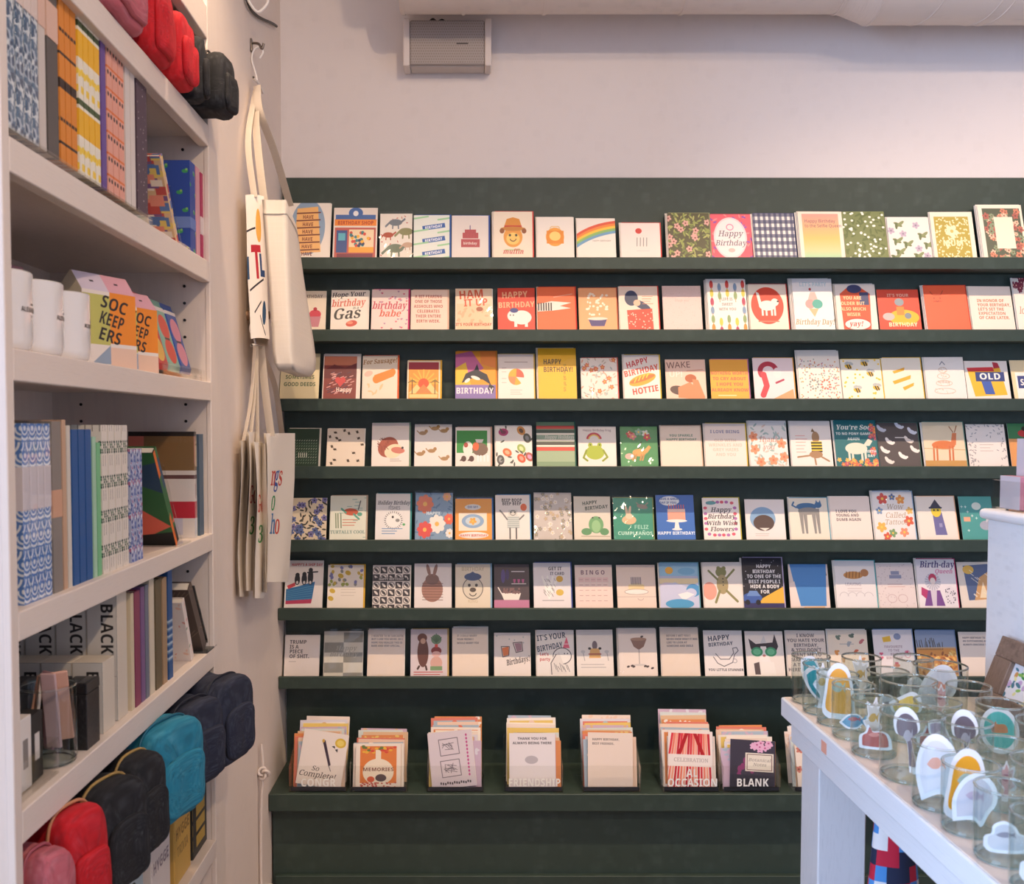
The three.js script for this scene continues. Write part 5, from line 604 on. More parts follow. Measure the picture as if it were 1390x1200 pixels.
    const g = new RoundedBoxGeometry(0.022, 0.125, 0.07, 3, 0.009); const q = g.attributes.position; for (let k = 0; k < q.count; k++) { const e = Math.abs(q.getY(k)) / 0.0625; if (e > 0.7) q.setX(k, q.getX(k) * (1 - (e - 0.7) / 0.3 * 0.85)); } g.computeVertexNormals();
    const uv = g.attributes.uv; for (let k = 0; k < q.count; k++) uv.setXY(k, 0.5 - q.getZ(k) / 0.07, 0.5 + q.getY(k) / 0.125);
    mesh('pack_body', g, m, p, [0, 0.0645, 0]); mesh('crimp', box(0.002, 0.008, 0.068), mat(a, 0.4), p, [0, 0.129, 0]);
  });
}
/* shelf with the wave-print notebooks */
{
  const y = SH[4][0], v = 720, D = 0.15;
  row([38, 48, 58, 67, 77], (a, b, i) => notebook(`blue wave-print notebook in crinkled film, ${nth(i)} of four`, 'wave-print notebooks', a, b, v, y, 0.207, D, PAT.wave, { film: 1, band: ['#d9cfd0', 0.52, 0.76] }));
  notebook('grey notebook with kraft pages and a tan band', undefined, 78, 92, v, y, 0.21, D, '#8a817a', { band: ['#d3a284', 0.44, 0.6], pages: mat('#6a5347', 0.8) });
  notebook('tan kraft notebook with a thick soft cover', undefined, 92.3, 98, v, y, 0.212, D, '#c9a386');
  notebook('thin cream notebook beside the deep blue ones', undefined, 98.5, 104, v, y, 0.205, D, '#d9d0c2');
  row([105, 114, 123, 132], (a, b, i) => notebook(`deep blue clothbound notebook, ${nth(i)} of three`, 'deep blue notebooks', a, b, v, y, 0.2, D, '#1c5694', { pages: mat('#7fa6c4', 0.7) }));
  notebook('mint green notebook beside the deep blue ones', undefined, 133, 138, v, y, 0.19, D, '#a9d0b2');
  notebook('grass green notebook beside the plant-print ones', undefined, 138.4, 144, v, y, 0.182, D, '#7cc08a');
  row([145, 154, 163, 172, 180.5], (a, b, i) => notebook(`cream notebook with rows of dark green plants, ${nth(i)} of four`, 'plant-print notebooks', a, b, v, y, 0.206, D, PAT.plant));
  row([183, 191, 199.5], (a, b, i) => notebook(`small blue berry-print notebook ${i ? 'touching the acrylic easel' : 'touching the plant-print ones'}`, 'berry-print notebooks', a, b, v, y, 0.17, D, PAT.berry));
  notebook('notebook with orange, green and coral cut-out shapes leaning toward the berry prints', undefined, 243, 248, 720, y + 0.004, 0.2, 0.15, PAT.cut, { lean: 0.62 });
  easel('clear acrylic easel under the cut-out shapes notebook', 250, 720, y, 0.15, 0.17, 0.62, acrylic);
  const kit = mapMat(tex(128, 192, q => { q.fillStyle = '#e4dad0'; q.fillRect(0, 0, 128, 192); q.fillStyle = '#8a6a44'; q.fillRect(0, 8, 128, 62); q.fillStyle = '#c9705e'; q.fillRect(0, 8, 30, 50); q.fillStyle = '#2a2422'; q.fillRect(0, 0, 128, 8); q.fillStyle = '#6a4a48'; q.fillRect(0, 78, 128, 7); q.fillStyle = '#b06a72'; q.fillRect(36, 94, 24, 26); q.fillStyle = '#c23040'; q.fillRect(0, 126, 128, 30); q.fillStyle = '#c9c6d2'; q.fillRect(14, 156, 90, 30); }), 0.4);
  const k = thing('craft_kit', 'flat craft kit with brown and red label panels in film', 'craft kit', [SIDE - 0.004, y, -1.79]);
  const kg = box(0.12, 0.195, 0.014); mesh('kit_sleeve', kg, kit, k, [-0.06, 0.0975, 0]); mesh('clear_wrap', rbox(0.122, 0.2, 0.017, 0.002), mat('#ffffff', 0.03, { transmission: 1, thickness: 0, ior: 1.4 }), k, [-0.06, 0.1, 0]);
  notebook('slim slate blue notebook against the bookcase side', undefined, 275, 281.5, 700, y, 0.19, 0.12, '#4a6072');
}
/* shelf with the pencil boxes */
{
  const y = SH[5][0];
  const endTex = tex(128, 512, (q, w, h) => { q.fillStyle = '#cfc9bf'; q.fillRect(0, 0, w, h); q.strokeStyle = '#9a948c'; q.lineWidth = 2; q.strokeRect(1, 1, w - 2, h - 2); q.beginPath(); q.moveTo(0, 330); q.lineTo(w, 330); q.stroke(); q.save(); q.translate(60, 30); q.rotate(Math.PI / 2); q.fillStyle = '#262322'; q.font = 'bold 74px sans-serif'; q.textAlign = 'left'; q.fillText('BLACKWING', 0, 0, 400); q.restore(); });
  const endM = mapMat(endTex, 0.5), sideM = mat('#d9ccb8', 0.55);
  const carton = (label, x, z, h, w, d) => {
    const b = thing('pencil_box', label, 'pencil box', [x, y, z], 'white pencil boxes');
    mesh('box_body', span(-w / 2, w / 2, 0, h, -d, -0.0012, 0.001), sideM, b);
    const f = box(w - 0.001, h - 0.001, 0.001), fu = f.attributes.uv; for (let q = 0; q < fu.count; q++) fu.setY(q, 1 - (1 - fu.getY(q)) * h / 0.183); mesh('printed_end', f, endM, b, [0, h / 2, -0.0006]);
  };
  for (let i = 0; i < 4; i++) carton(`tall white pencil box, ${nth(i)} from the room side of the back row`, SIDE - 0.03 - i * 0.0445, -1.395, 0.183, 0.044, 0.04);
  for (let i = 0; i < 4; i++) carton(`short white pencil box, ${nth(i)} from the room side of the front row`, SIDE - 0.028 - i * 0.043, -1.335, 0.1, 0.0425, 0.045);
  const black = mapMat(grain('#1b1a1b', 0.05, 128), 0.35);
  for (let i = 0; i < 6; i++) {
    const b = thing('black_case', `small black lidded box, ${nth(i)} from the room side of the row`, 'box', [SIDE - 0.018 - i * 0.037, y, -1.29], 'black lidded boxes');
    mesh('case_body', span(-0.016, 0.016, 0, 0.074, -0.02, 0.024, 0.0012), black, b); const lid = mesh('case_lid', span(-0.0165, 0.0165, 0.0745, 0.088, -0.0205, 0.0245, 0.0012), black, b); mesh('foil_line', span(0.002, 0.012, 0.0881, 0.0885, -0.016, 0.02), mat('#3b3938', 0.25), lid);
  }
  const v = 930, N = (l, a, b, h, c, o) => notebook(l, undefined, a, b, v, y, h, 0.14, c, { name: 'slim_book', cat: 'book', ...o });
  N('cream slim book beside the pencil boxes', 184, 188.5, 0.176, '#d8c7a6');
  N('plum red slim book', 189, 197, 0.176, '#8c3a58'); N('dusty violet slim book', 197.5, 203, 0.178, '#7d5a86'); N('slate blue-grey slim book', 203.5, 208.5, 0.178, '#6f7484');
  N('cream slim book between grey and brown ones', 209, 216, 0.184, '#d9cbb2'); N('olive brown slim book with pale speckled title', 217, 226, 0.178, pat(0.05, 64, 64, q => { q.fillStyle = '#6a5c42'; q.fillRect(0, 0, 64, 64); for (let i = 0; i < 16; i++) dab(q, '#c9bca2', 30 + rr(-4, 4), i * 4, 2.5); }));
  N('tan slim book with light title', 226.5, 233, 0.176, '#a98a68'); N('bright blue slim book with white lower stripes', 234, 240.5, 0.186, pat(0.2, 64, 128, q => { q.fillStyle = '#1f4f86'; q.fillRect(0, 0, 64, 128); q.fillStyle = '#c9d4dc'; for (let k = 0; k < 6; k++) q.fillRect(0, 96 + k * 4, 64, 1.5); }));
  notebook('white floral notecard set leaning beside the blue book', undefined, 264, 268, 880, y + 0.003, 0.13, 0.1, pat(0.1, 128, 128, q => { q.fillStyle = '#e6d8ce'; q.fillRect(0, 0, 128, 128); for (let i = 0; i < 26; i++) dab(q, ['#d89a8a', '#8a9a7a', '#e8c0a8'][i % 3], rnd() * 128, rnd() * 128, rr(3, 7), 0.5, rnd() * 6); }), { lean: 0.45, name: 'notecard_set', cat: 'notecards' });
  notebook('dark brown embossed notebook leaning on a metal easel', undefined, 280, 285, 880, y + 0.004, 0.165, 0.11, pat(0.1, 128, 128, q => { q.fillStyle = '#5a4c44'; q.fillRect(0, 0, 128, 128); q.strokeStyle = '#84705f'; q.lineWidth = 2; for (let k = 0; k < 12; k++) { q.beginPath(); q.moveTo(64, 120); q.lineTo(k * 12, 50); q.stroke(); } q.fillStyle = '#a8988a'; q.font = 'italic 20px serif'; q.fillText('Journal', 26, 34); }), { lean: 0.62 });
  easel('smoky acrylic easel behind the embossed notebook', 286.5, 880, y, 0.11, 0.16, 0.62, mat('#8d8f8e', 0.1, { transmission: 0.85, thickness: 0, ior: 1.45 }));
  // tumbler of small goods and acrylic tray with boxes
  const gl = thing('drinking_glass', 'clear glass tumbler full of small packets on the pencil shelf', 'glass', [SIDE - 0.034, y, -1.224]);
  tumblerParts(0.034, 0.098, gl);
  for (let i = 0; i < 5; i++) tag(mesh('foil_packet', rbox(0.004, 0.1, 0.02, 0.002), mat(['#d9a58f', '#e6d2c6', '#a8808c', '#caa'][i % 4], 0.35), scene, [SIDE - 0.034 + (i - 2) * 0.009, y + 0.06 + i * 0.003, -1.224 + (i % 2) * 0.012], [0.1 * (i - 2), 0.5 * i, 0.06 * (i - 2)]), `${['pink', 'pale', 'mauve', 'peach', 'rosy'][i]} foil packet standing in the tumbler`, 'packet', 'packets in the tumbler');
  const tr = thing('acrylic_tray', 'shallow clear tray of small boxes by the bookcase stile', 'tray', [SIDE - 0.006, y, -1.125]);
  for (const [g] of [[span(-0.12, 0, 0, 0.002, -0.06, 0.058)], [span(-0.002, 0.001, 0, 0.045, -0.06, 0.058)], [span(-0.12, 0, 0.002, 0.045, -0.06, -0.0575)]]) mesh('tray_wall', g, acrylic, tr);
  [['#3a3634', 0.055, 0.03], ['#e6ddd4', 0.085, 0.028], ['#262424', 0.08, 0.022]].forEach(([c, h, w], i) => {
    const b = thing('gift_box', ['charcoal small box with a white label in the clear tray', 'white upright small box in the clear tray', 'black upright small box in the clear tray'][i], 'box', [SIDE - 0.03, y + 0.0025, -1.083 - i * 0.037], 'boxes in the clear tray');
    mesh('box_body', span(-w / 2, w / 2, 0, h, -0.016, 0.016, 0.001), mat(c, 0.5), b); mesh('box_label', span(w / 2, w / 2 + 0.0005, h * 0.3, h * 0.7, -0.006, 0.006), mat(i === 1 ? '#8a827c' : '#d8d0c8', 0.6), b);
  });
}
/* pouches on the lower shelf */
{
  const y = SH[6][0], G = 'pouches on the lower shelf';
  pouch('small dusty pink pouch slumped beside the red one on the lower shelf', G, -1.068, -1.125, -0.47, y, 0.135, POUCH.pink, '#a85560', 0.14).rotation.y = -0.28;
  pouch('bright red pouch on the lower shelf between pink and black', G, -1.13, -1.215, -0.465, y, 0.155, POUCH.red, '#c98a62', 0.15).rotation.y = -0.28;
  pouch('black pouch with gold zip on the lower shelf beside the red one', G, -1.22, -1.33, -0.46, y, 0.15, POUCH.black, '#a8894e', 0.15).rotation.y = -0.28;
  pouch('black pouch with gold zip on the lower shelf beside the teal one', G, -1.335, -1.425, -0.46, y, 0.15, POUCH.black, '#a8894e', 0.15).rotation.y = -0.28;
  pouch('teal blue pleated pouch on the lower shelf', G, -1.44, -1.585, -0.455, y, 0.158, POUCH.teal, '#17647c', 0.15).rotation.y = -0.28;
  pouch('dark navy pleated pouch beside the teal one', G, -1.592, -1.725, -0.455, y, 0.15, POUCH.navy, '#141a2a', 0.14).rotation.y = -0.28;
  pouch('dark navy pleated pouch jutting out by the stile', G, -1.715, -1.84, -0.43, y, 0.16, POUCH.navy, '#141a2a', 0.12).rotation.y = -0.28;
}
/* game boxes on the shelf below */
{
  const y = SH[7][0];
  const faceTex = (bg, draw) => mapMat(tex(128, 160, q => { q.fillStyle = bg; q.fillRect(0, 0, 128, 160); draw(q); }), 0.5);
  const word = (q, s, x, yy, z, c) => { q.fillStyle = c; q.font = `bold ${z}px sans-serif`; q.textAlign = 'center'; q.fillText(s, x, yy, 116); };
  const G = [
    ['dark teal game box at the near end of the bottom shelf', '#2f5054', q => {}, -1.31, 0.14],
    ['pale blue boxed game with a black palm print', '#b9c6c8', q => { dab(q, '#26302c', 64, 40, 20, 0.7); dab(q, '#26302c', 40, 50, 14, 0.4, 0.6); q.fillRect(60, 50, 6, 60); }, -1.455, 0.13],
    ['white game box lettered HYGGE', '#ddd2cc', q => word(q, 'HYGGE', 64, 70, 34, '#7a6a74'), -1.59, 0.132],
    ['mustard yellow game box lettered HYGGE', '#cfa452', q => { word(q, 'HYGGE', 64, 66, 34, '#7a5a2a'); word(q, 'TRIVIA', 64, 104, 28, '#8a6a34'); }, -1.71, 0.135],
    ['black and gold game box at the far end of the bottom shelf', '#2c2c28', q => { for (const yy of [24, 56, 88, 120]) { q.fillStyle = '#b8963c'; q.fillRect(30, yy, 80, 24); } }, -1.82, 0.145],
  ];
  G.forEach(([label, bg, draw, z, h]) => {
    const m = faceTex(bg, draw), b = thing('game_box', label, 'box', [SIDE - 0.012, y, z], 'boxed games'), w = 0.094;
    mesh('box_body', span(-0.05, -0.0008, 0, h, -w / 2, w / 2, 0.0012), mat(bg, 0.5), b);
    const f = box(0.0008, h - 0.002, w - 0.002); mesh('printed_face', f, m, b, [-0.0004, h / 2, 0]);
  });
}
/* white cord hanging on the left wall */
{
  const c = thing('hanging_cord', 'thin white cord with a knot hanging on the left wall', 'cord', [SIDE, 0, -2.26]);
  mesh('cord_line', tube([[0.008, yAt(1010, 2.27), -0.01], [0.012, yAt(1040, 2.26), -0.005], [0.008, yAt(1100, 2.26), 0], [0.006, yAt(1150, 2.26), -0.002], [0.006, 0.17, -0.002]], 0.0035, 60), mat('#ddd0c6', 0.6), c);
  mesh('knot', new THREE.TorusKnotGeometry(0.009, 0.0034, 60, 8, 2, 3), mat('#ddd0c6', 0.6), c, [0.014, yAt(1050, 2.26), 0]);
}

/* ---------- canvas totes hanging on the left wall ---------- */
const weave = tex(128, 128, q => { q.fillStyle = '#eae0d2'; q.fillRect(0, 0, 128, 128); for (let i = 0; i < 128; i += 2) { q.fillStyle = `rgba(150,130,110,${rr(0.03, 0.1)})`; q.fillRect(i, 0, 1, 128); q.fillStyle = `rgba(150,130,110,${rr(0.03, 0.1)})`; q.fillRect(0, i, 128, 1); } }, 6, 6);
const canvasMat = mapMat(weave, 0.9, { side: THREE.DoubleSide });
const hookMat = mat('#7a7068', 0.3, { metalness: 0.9 }), plastic = mat('#efe8e2', 0.35);
// a cloth bag as stacked corner rings: each [v, near-left u, near-right u, far-right u] at depths dn (near) and df (far)
function bagGeo(levels, dn, df, sag = 0.004, caps = 'end') {
  const rings = levels.map(([v, a, b, c], i) => {
    const y = yAt(v, dn), A0 = [xAt(a, v, dn), -dn], B0 = [xAt(b, v, dn), -dn], C0 = [xAt(c, v, df), -df], D0 = [Math.max(SIDE + 0.004, xAt(c, v, df) - (B0[0] - A0[0])), -df];
    const cor = [A0, B0, C0, D0], out = [];
    cor.forEach((p, k) => { const q = cor[(k + 1) % 4], n = k % 2 ? 9 : 5; for (let j = 0; j < n; j++) { const t = j / n, bulge = Math.sin(t * Math.PI) * sag * Math.sin(i * 0.8 + k * 2 + 1), dx = q[0] - p[0], dz = q[1] - p[1], l = Math.hypot(dx, dz) || 1; out.push([p[0] + dx * t + dz / l * bulge, y, p[1] + dz * t - dx / l * bulge]); } });
    return out;
  });
  return loft(rings, true, caps);
}
function strap(pts, w, dirs) {                            // a flat webbing band along pts, dirs = width direction
  const l = [], r = [], c = new THREE.CatmullRomCurve3(pts.map(p => new THREE.Vector3(...p))).getPoints(18);
  const rings = c.map(p => [[p.x - dirs[0] * w / 2, p.y, p.z - dirs[2] * w / 2 - 0.0008], [p.x + dirs[0] * w / 2, p.y, p.z + dirs[2] * w / 2 - 0.0008], [p.x + dirs[0] * w / 2, p.y, p.z + dirs[2] * w / 2 + 0.0008], [p.x - dirs[0] * w / 2, p.y, p.z - dirs[2] * w / 2 + 0.0008]]);
  return loft(rings);
}
const at = (u, v, d) => [xAt(u, v, d), yAt(v, d), -d];
function hanger(label, u, v, d, drop) {
  const h = thing('plastic_hanger', label, 'hanger', at(u, v, d), 'white plastic hangers');
  mesh('hook', tube([[0.004, -0.012, 0], [0.012, 0.002, 0], [0.004, 0.014, 0], [-0.008, 0.008, 0], [-0.014, -0.012, 0], [-0.006, -drop * 0.6, 0], [0, -drop, 0]], 0.0022, 40), plastic, h);
  mesh('bar', tube([[0, -drop, -0.05], [0, -drop + 0.004, 0], [0, -drop, 0.05]], 0.003, 20), plastic, h);
}
{
  const d = 2.26, k = thing('wall_hook', 'small metal hook screwed to the left wall', 'hook', [SIDE, yAt(62, d), -d]);
  mesh('hook_plate', rbox(0.004, 0.03, 0.014, 0.0015), hookMat, k, [0.002, 0, 0]);
  mesh('hook_arm', tube([[0.004, 0.006, 0], [0.018, 0.004, 0], [0.026, -0.008, 0.002], [0.03, 0.004, 0.002]], 0.003, 20), hookMat, k);
  hanger('white plastic hanger on the metal wall hook', 350, 72, d, 0.072);
  const k2 = thing('wall_hook', 'white hook high on the left wall by the cable', 'hook', [SIDE, yAt(0, 2.2), -2.2]);
  mesh('hook_arm', tube([[0.004, 0.02, 0.01], [0.012, -0.006, 0.008], [0.03, -0.026, 0], [0.05, -0.006, -0.004], [0.052, 0.004, -0.004]], 0.0032, 24), plastic, k2);
  const b = thing('tote_bag', 'large plain off-white canvas tote on long straps', 'tote bag', [0, 0, 0], 'canvas totes on the left wall');
  const bb = mesh('bag_body', bagGeo([[272, 356, 388, 402], [285, 356.8, 388.6, 403.8], [300, 358, 389, 406], [350, 362, 391, 412], [400, 366, 393, 419], [450, 369, 396, 426], [478, 370, 397, 429], [492, 372, 398, 428], [503, 378, 400, 422]], 2.1, 2.36), canvasMat, b);
  mesh('top_hem', bagGeo([[271, 355.8, 388.3, 402.3], [280, 356.5, 388.7, 403.6], [290, 357.2, 389.1, 405]], 2.0985, 2.3615, 0.004, false), canvasMat, bb);
  mesh('strap', strap([at(349, 116, 2.24), at(352, 150, 2.2), at(372, 205, 2.25), at(394, 280, 2.34)], 0.024, [0.8, 0, 0.6]), canvasMat, b);
  mesh('strap', strap([at(349, 116, 2.24), at(347, 160, 2.2), at(352, 220, 2.15), at(360, 285, 2.12)], 0.024, [0.8, 0, 0.6]), canvasMat, b);
  const art = mapMat(tex(256, 512, q => { q.fillStyle = '#e9e0d6'; q.fillRect(0, 0, 256, 512); q.fillStyle = '#d8a24a'; q.beginPath(); q.ellipse(170, 110, 34, 60, 0, 0, 7); q.fill(); q.fillStyle = '#b02030'; q.fillRect(60, 180, 120, 26); q.fillRect(110, 180, 30, 120); q.fillStyle = '#26406e'; q.fillRect(160, 210, 24, 80); q.fillRect(160, 268, 60, 24); q.strokeStyle = '#26222a'; q.lineWidth = 7; for (const [a, bb, c, e] of [[0, 130, 130, 120], [20, 340, 200, 300], [60, 420, 160, 380], [140, 430, 210, 500]]) { q.beginPath(); q.moveTo(a, bb); q.lineTo(c, e); q.stroke(); } q.fillStyle = '#2a4a6a'; q.beginPath(); q.ellipse(200, 420, 26, 44, 0.2, 0, 7); q.fill(); q.fillRect(0, 220, 26, 80); }), 0.85, { side: THREE.DoubleSide });
  const p = thing('tote_bag', 'printed white tote with red and blue letters behind the plain one', 'tote bag', [0, 0, 0], 'canvas totes on the left wall');
  const fold = (x0, z0, x1, z1, k) => Array.from({ length: 11 }, (_, i) => Array.from({ length: 7 }, (_, j) => { const t = j / 6; return [x0 + (x1 - x0) * t + i * 0.0008 + 0.0012 * Math.sin(i * 0.8 + t * 5 + k), 1.775 - i * 0.0305 + 0.003 * Math.sin(t * 3), z0 + (z1 - z0) * t + 0.003 * Math.sin(i * 0.6 + k)]; }));
  mesh('front_fold', loft(fold(-0.482, -2.104, -0.444, -2.118, 0), false), art, p);
  mesh('wall_panel', loft(fold(-0.488, -2.32, -0.482, -2.104, 2), false), canvasMat, p);
  mesh('strap', strap([at(347, 122, 2.25), [-0.485, 1.9, -2.15], [-0.464, 1.772, -2.11]], 0.02, [0.8, 0, 0.6]), canvasMat, p);
}
{ // the lower bunch of totes
  const d = 2.2, k = thing('wall_hook', 'wooden peg hook below the printed tote', 'hook', [SIDE, yAt(428, d), -d]);
  mesh('peg', (() => { const g = new THREE.CylinderGeometry(0.009, 0.011, 0.05, 16); g.rotateZ(-Math.PI / 2); g.translate(0.025, 0, 0); return g; })(), mat('#b08a68', 0.5), k);
  hanger('white plastic hanger on the wooden peg', 348, 440, d - 0.06, 0.05);
  const letter = tex(256, 512, (q, w, h) => { q.fillStyle = '#eae0d2'; q.fillRect(0, 0, w, h); const put = (s, x, y, c) => { q.fillStyle = c; q.font = 'italic bold 78px serif'; q.fillText(s, x, y, 150); }; put('n', 30, 190, '#c23a2a'); put('g', 70, 190, '#2f4f9c'); put('s', 112, 190, '#c23a2a'); put('o', 40, 262, '#2f8a4a'); put('h', 40, 330, '#2f6aa0'); put('o', 84, 330, '#c23a2a'); });
  const letterM = mapMat(letter, 0.9, { side: THREE.DoubleSide });
  const front = thing('tote_bag', 'cream tote with colourful serif lettering, outermost of the lower bunch', 'tote bag', [0, 0, 0], 'canvas totes on the left wall');
  const sheet = (lv, dn, df, m, nm, par, bow = 0.006) => mesh(nm, loft(lv.map(([v, a, c], i) => Array.from({ length: 9 }, (_, j) => { const t = j / 8, A1 = at(a, v, dn), B1 = at(c, v, df); return [A1[0] + (B1[0] - A1[0]) * t + bow * Math.sin(i * 0.9 + t * 5), A1[1] + (B1[1] - A1[1]) * t, A1[2] + (B1[2] - A1[2]) * t]; })), false), m, par);
  const lv = [[588, 361, 402], [610, 361, 401], [650, 361, 399], [690, 362, 396], [730, 362, 394], [770, 362, 393], [790, 363, 392]];
  sheet(lv, 2.08, 2.34, letterM, 'front_panel', front, 0.003);
  sheet(lv.map(([v, a, c]) => [v + 14, a - 9, a + 0.5]), 2.14, 2.08, canvasMat, 'side_fold', front, 0.002);
  sheet(lv.map(([v, a, c]) => [v, a - 3, c - 3]), 2.1, 2.36, canvasMat, 'back_panel', front, 0.003);
  mesh('strap', strap([at(354, 470, 2.15), at(360, 530, 2.13), at(368, 592, 2.11)], 0.03, [0.7, 0, 0.7]), canvasMat, front);
  mesh('strap', strap([at(350, 470, 2.15), at(372, 520, 2.24), at(383, 590, 2.3)], 0.028, [0.6, 0, 0.8]), canvasMat, front);
  [[345, 355, 600, 812, 'Go', '#c23a2a', '3', '#3f8a4a', 'second'], [335, 346, 586, 802, 'Go', '#a8323a', '3', '#3f8a4a', 'third'], [325, 335, 598, 810, '', '#000', '', '#000', 'innermost']].forEach(([a, c, v0, v1, s1, c1, s2, c2, n], i) => {
    const t = thing('tote_bag', `cream tote seen edge-on, ${n} of the lower bunch${s1 ? ' with lettering' : ''}`, 'tote bag', [0, 0, 0], 'canvas totes on the left wall');
    const m = s1 ? mapMat(tex(128, 512, (q, w, h) => { q.fillStyle = '#eae0d2'; q.fillRect(0, 0, w, h); q.font = 'italic bold 80px serif'; q.fillStyle = c1; q.fillText(s1, 10, 230, 90); q.fillStyle = c2; q.fillText(s2, 26, 330); }), 0.9, { side: THREE.DoubleSide }) : canvasMat;
    const L2 = Array.from({ length: 8 }, (_, k) => { const q = k / 7, s = Math.sin(q * 3.6 + i) * 2.5; return [v0 + (v1 - v0) * q, a + s + q * 2, c + s + q * 3 + 3]; });
    sheet(L2, 2.05 - i * 0.004, 2.16, m, 'front_panel', t, 0.002);
    sheet(L2.map(([v, p, q]) => [v, p - 2.5, q - 3]), 2.06, 2.17, canvasMat, 'back_panel', t, 0.002);
    mesh('strap', strap([at(348 - i, 470, 2.14), at(349 - i * 4, 540, 2.12), at((a + c) / 2, v0 + 4, 2.1)], 0.014, [0.7, 0, 0.7]), canvasMat, t);
  });
}

/* ---------- acrylic card bins on the deep shelf ---------- */
{
  const dF = WALL - 0.215, BINS = [
    [392, 471, 'CONGR', 'CONGR'], [474, 553, '', ''], [579, 657, '', ''], [684, 765, 'FRIENDSHIP', 'FRIENDSHIP'], [791, 870, '', ''], [900, 978, 'ALL OCCASION', 'AL|OCCASION'], [981, 1060, 'BLANK', 'BLANK'], [1078, 1158, '', '']];
  const where = ['lettered CONGR by the corner', 'next to the corner one', 'of lilac and cream cards', 'lettered FRIENDSHIP', 'between FRIENDSHIP and ALL OCCASION', 'lettered ALL OCCASION', 'lettered BLANK', 'behind the table leg'];
  const tone = ['pale sand', 'tan', 'off-white', 'lilac', 'peach', 'pale grey', 'burnt orange', 'cream', 'pale sage', 'grey-blue', 'mustard', 'coral'], motif = ['spotted', 'flower', 'lined'];
  const fronts = [
    [() => { BG('#eadfd8'); P([44, 22, 50, 20, 70, 74, 66, 78], '#3a2a38'); E(46, 22, 3, 4, '#c9a24a'); L([66, 76, 72, 88], '#555', 1.5); E(84, 22, 12, 11, '#d8b43a'); E(84, 22, 8, 7, '#e8cf6a'); P([66, 32, 72, 30, 74, 36], '#2a2a30'); P([74, 38, 80, 36, 80, 44], '#2a2a30'); S('So', 38, 92, 15, K); S('Complete!', 44, 106, 17, K); }, 'white card with a fountain pen and yellow seal', 0.15],
    [() => { BG('#efe2d4'); R(10, 8, 80, 100, '#e0803c'); E(50, 78, 34, 36, '#f0e2cc'); R(44, 18, 12, 40, '#f0e2cc'); many(26, (x, y, i) => E(x, y, 4, 3, ['#d84a3a', '#e8b43a', '#6a7a3a'][i % 3]), 12, 90, 8, 26); T('MEMORIES', 50, 76, 13, '#7a4a3a'); E(56, 94, 12, 10, '#5a4a4a'); E(34, 98, 8, 8, '#d8603a'); many(40, (x, y) => E(x, y, 2, 2, '#c05a4a'), 10, 90, 106, 122); }, 'orange card with a white dome', 0],
    [() => { BG('#d9cdd4'); for (const y of [18, 66]) { L([24, y, 66, y - 2, 68, y + 34, 26, y + 36, 24, y], '#6a626a', 1.5); for (let k = 0; k < 10; k++) L([rr(30, 60), y + rr(6, 28), rr(30, 60), y + rr(6, 28)], '#6a626a', 1.2); } for (let k = 0; k < 12; k++) E(86, 12 + k * 8, 2, 3, '#c04a8a'); for (let k = 0; k < 14; k++) R(20 + k * 5, 112 + (k % 3), 3, 5, '#3a3438'); }, 'lilac card with two sketched squares', -0.1],
    [() => { BG('#e6dfe2'); M('THANK YOU FOR|ALWAYS BEING THERE', 50, 16, 8, '#4a464c', 10); E(48, 60, 14, 9, '#b9b2b8'); }, 'pale card with two small text lines', 0],
    [() => { BG('#e9d8cc'); X('HAPPY BIRTHDAY,|BEST FRIENDS.', 10, 18, 7, '#7a706c', 9); }, 'plain cream two-line card', 0.02],
    [() => { BG('#efe0d8'); for (let k = 0; k < 16; k++) { const c = ['#d8343e', '#e8806a', '#f0a48a', '#c0202e'][k % 4]; P([8 + k * 5.3, 6, 13 + k * 5.3, 6, 8 + k * 5.3 + (k - 8) * 1.6, 126, 4 + k * 5.3 + (k - 8) * 1.6, 126], c); } P([38, 6, 46, 6, 28, 56, 20, 56], '#b0141e'); P([56, 6, 64, 6, 84, 56, 76, 56], '#b0141e'); R(0, 52, 100, 26, '#ece0d8'); S('CELEBRATION', 52, 68, 11, '#a89a94', ''); }, 'red striped card with white band', 0.04],
    [() => { BG('#3c3644'); many(10, (x, y) => flower(x, y, 8, '#e6b0cc', '#c05a8a'), 46, 86, 6, 28); many(8, (x, y) => E(x, y, 5, 9, '#8a3a6a'), 6, 50, 40, 100); R(34, 34, 62, 48, '#e6dccb'); L([38, 38, 92, 38, 92, 78, 38, 78, 38, 38], '#6a4a4a', 1.5); S('Botanical', 65, 56, 11, '#9a8f84'); S('Notes', 65, 68, 11, '#9a8f84'); R(0, 92, 100, 40, '#33303e'); }, 'dark plum card with pink blossom and cream label', 0.06],
    [() => { BG('#ead8c6'); many(20, (x, y) => flower(x, y, 8, '#c97a6a', '#7a4a3a')); }, 'cream floral card', -0.04],
  ];
  const tops = [977, 990, 975, 975, 975, 968, 987, 985];
  const fill = ['#e8d8cc', '#d8b48f', '#ece2da', '#c9b0c4', '#e6c9b4', '#d9d4dc', '#d98a52', '#efe6da', '#cfd6d2', '#a8b9c8', '#e2c46a', '#d87a66'];
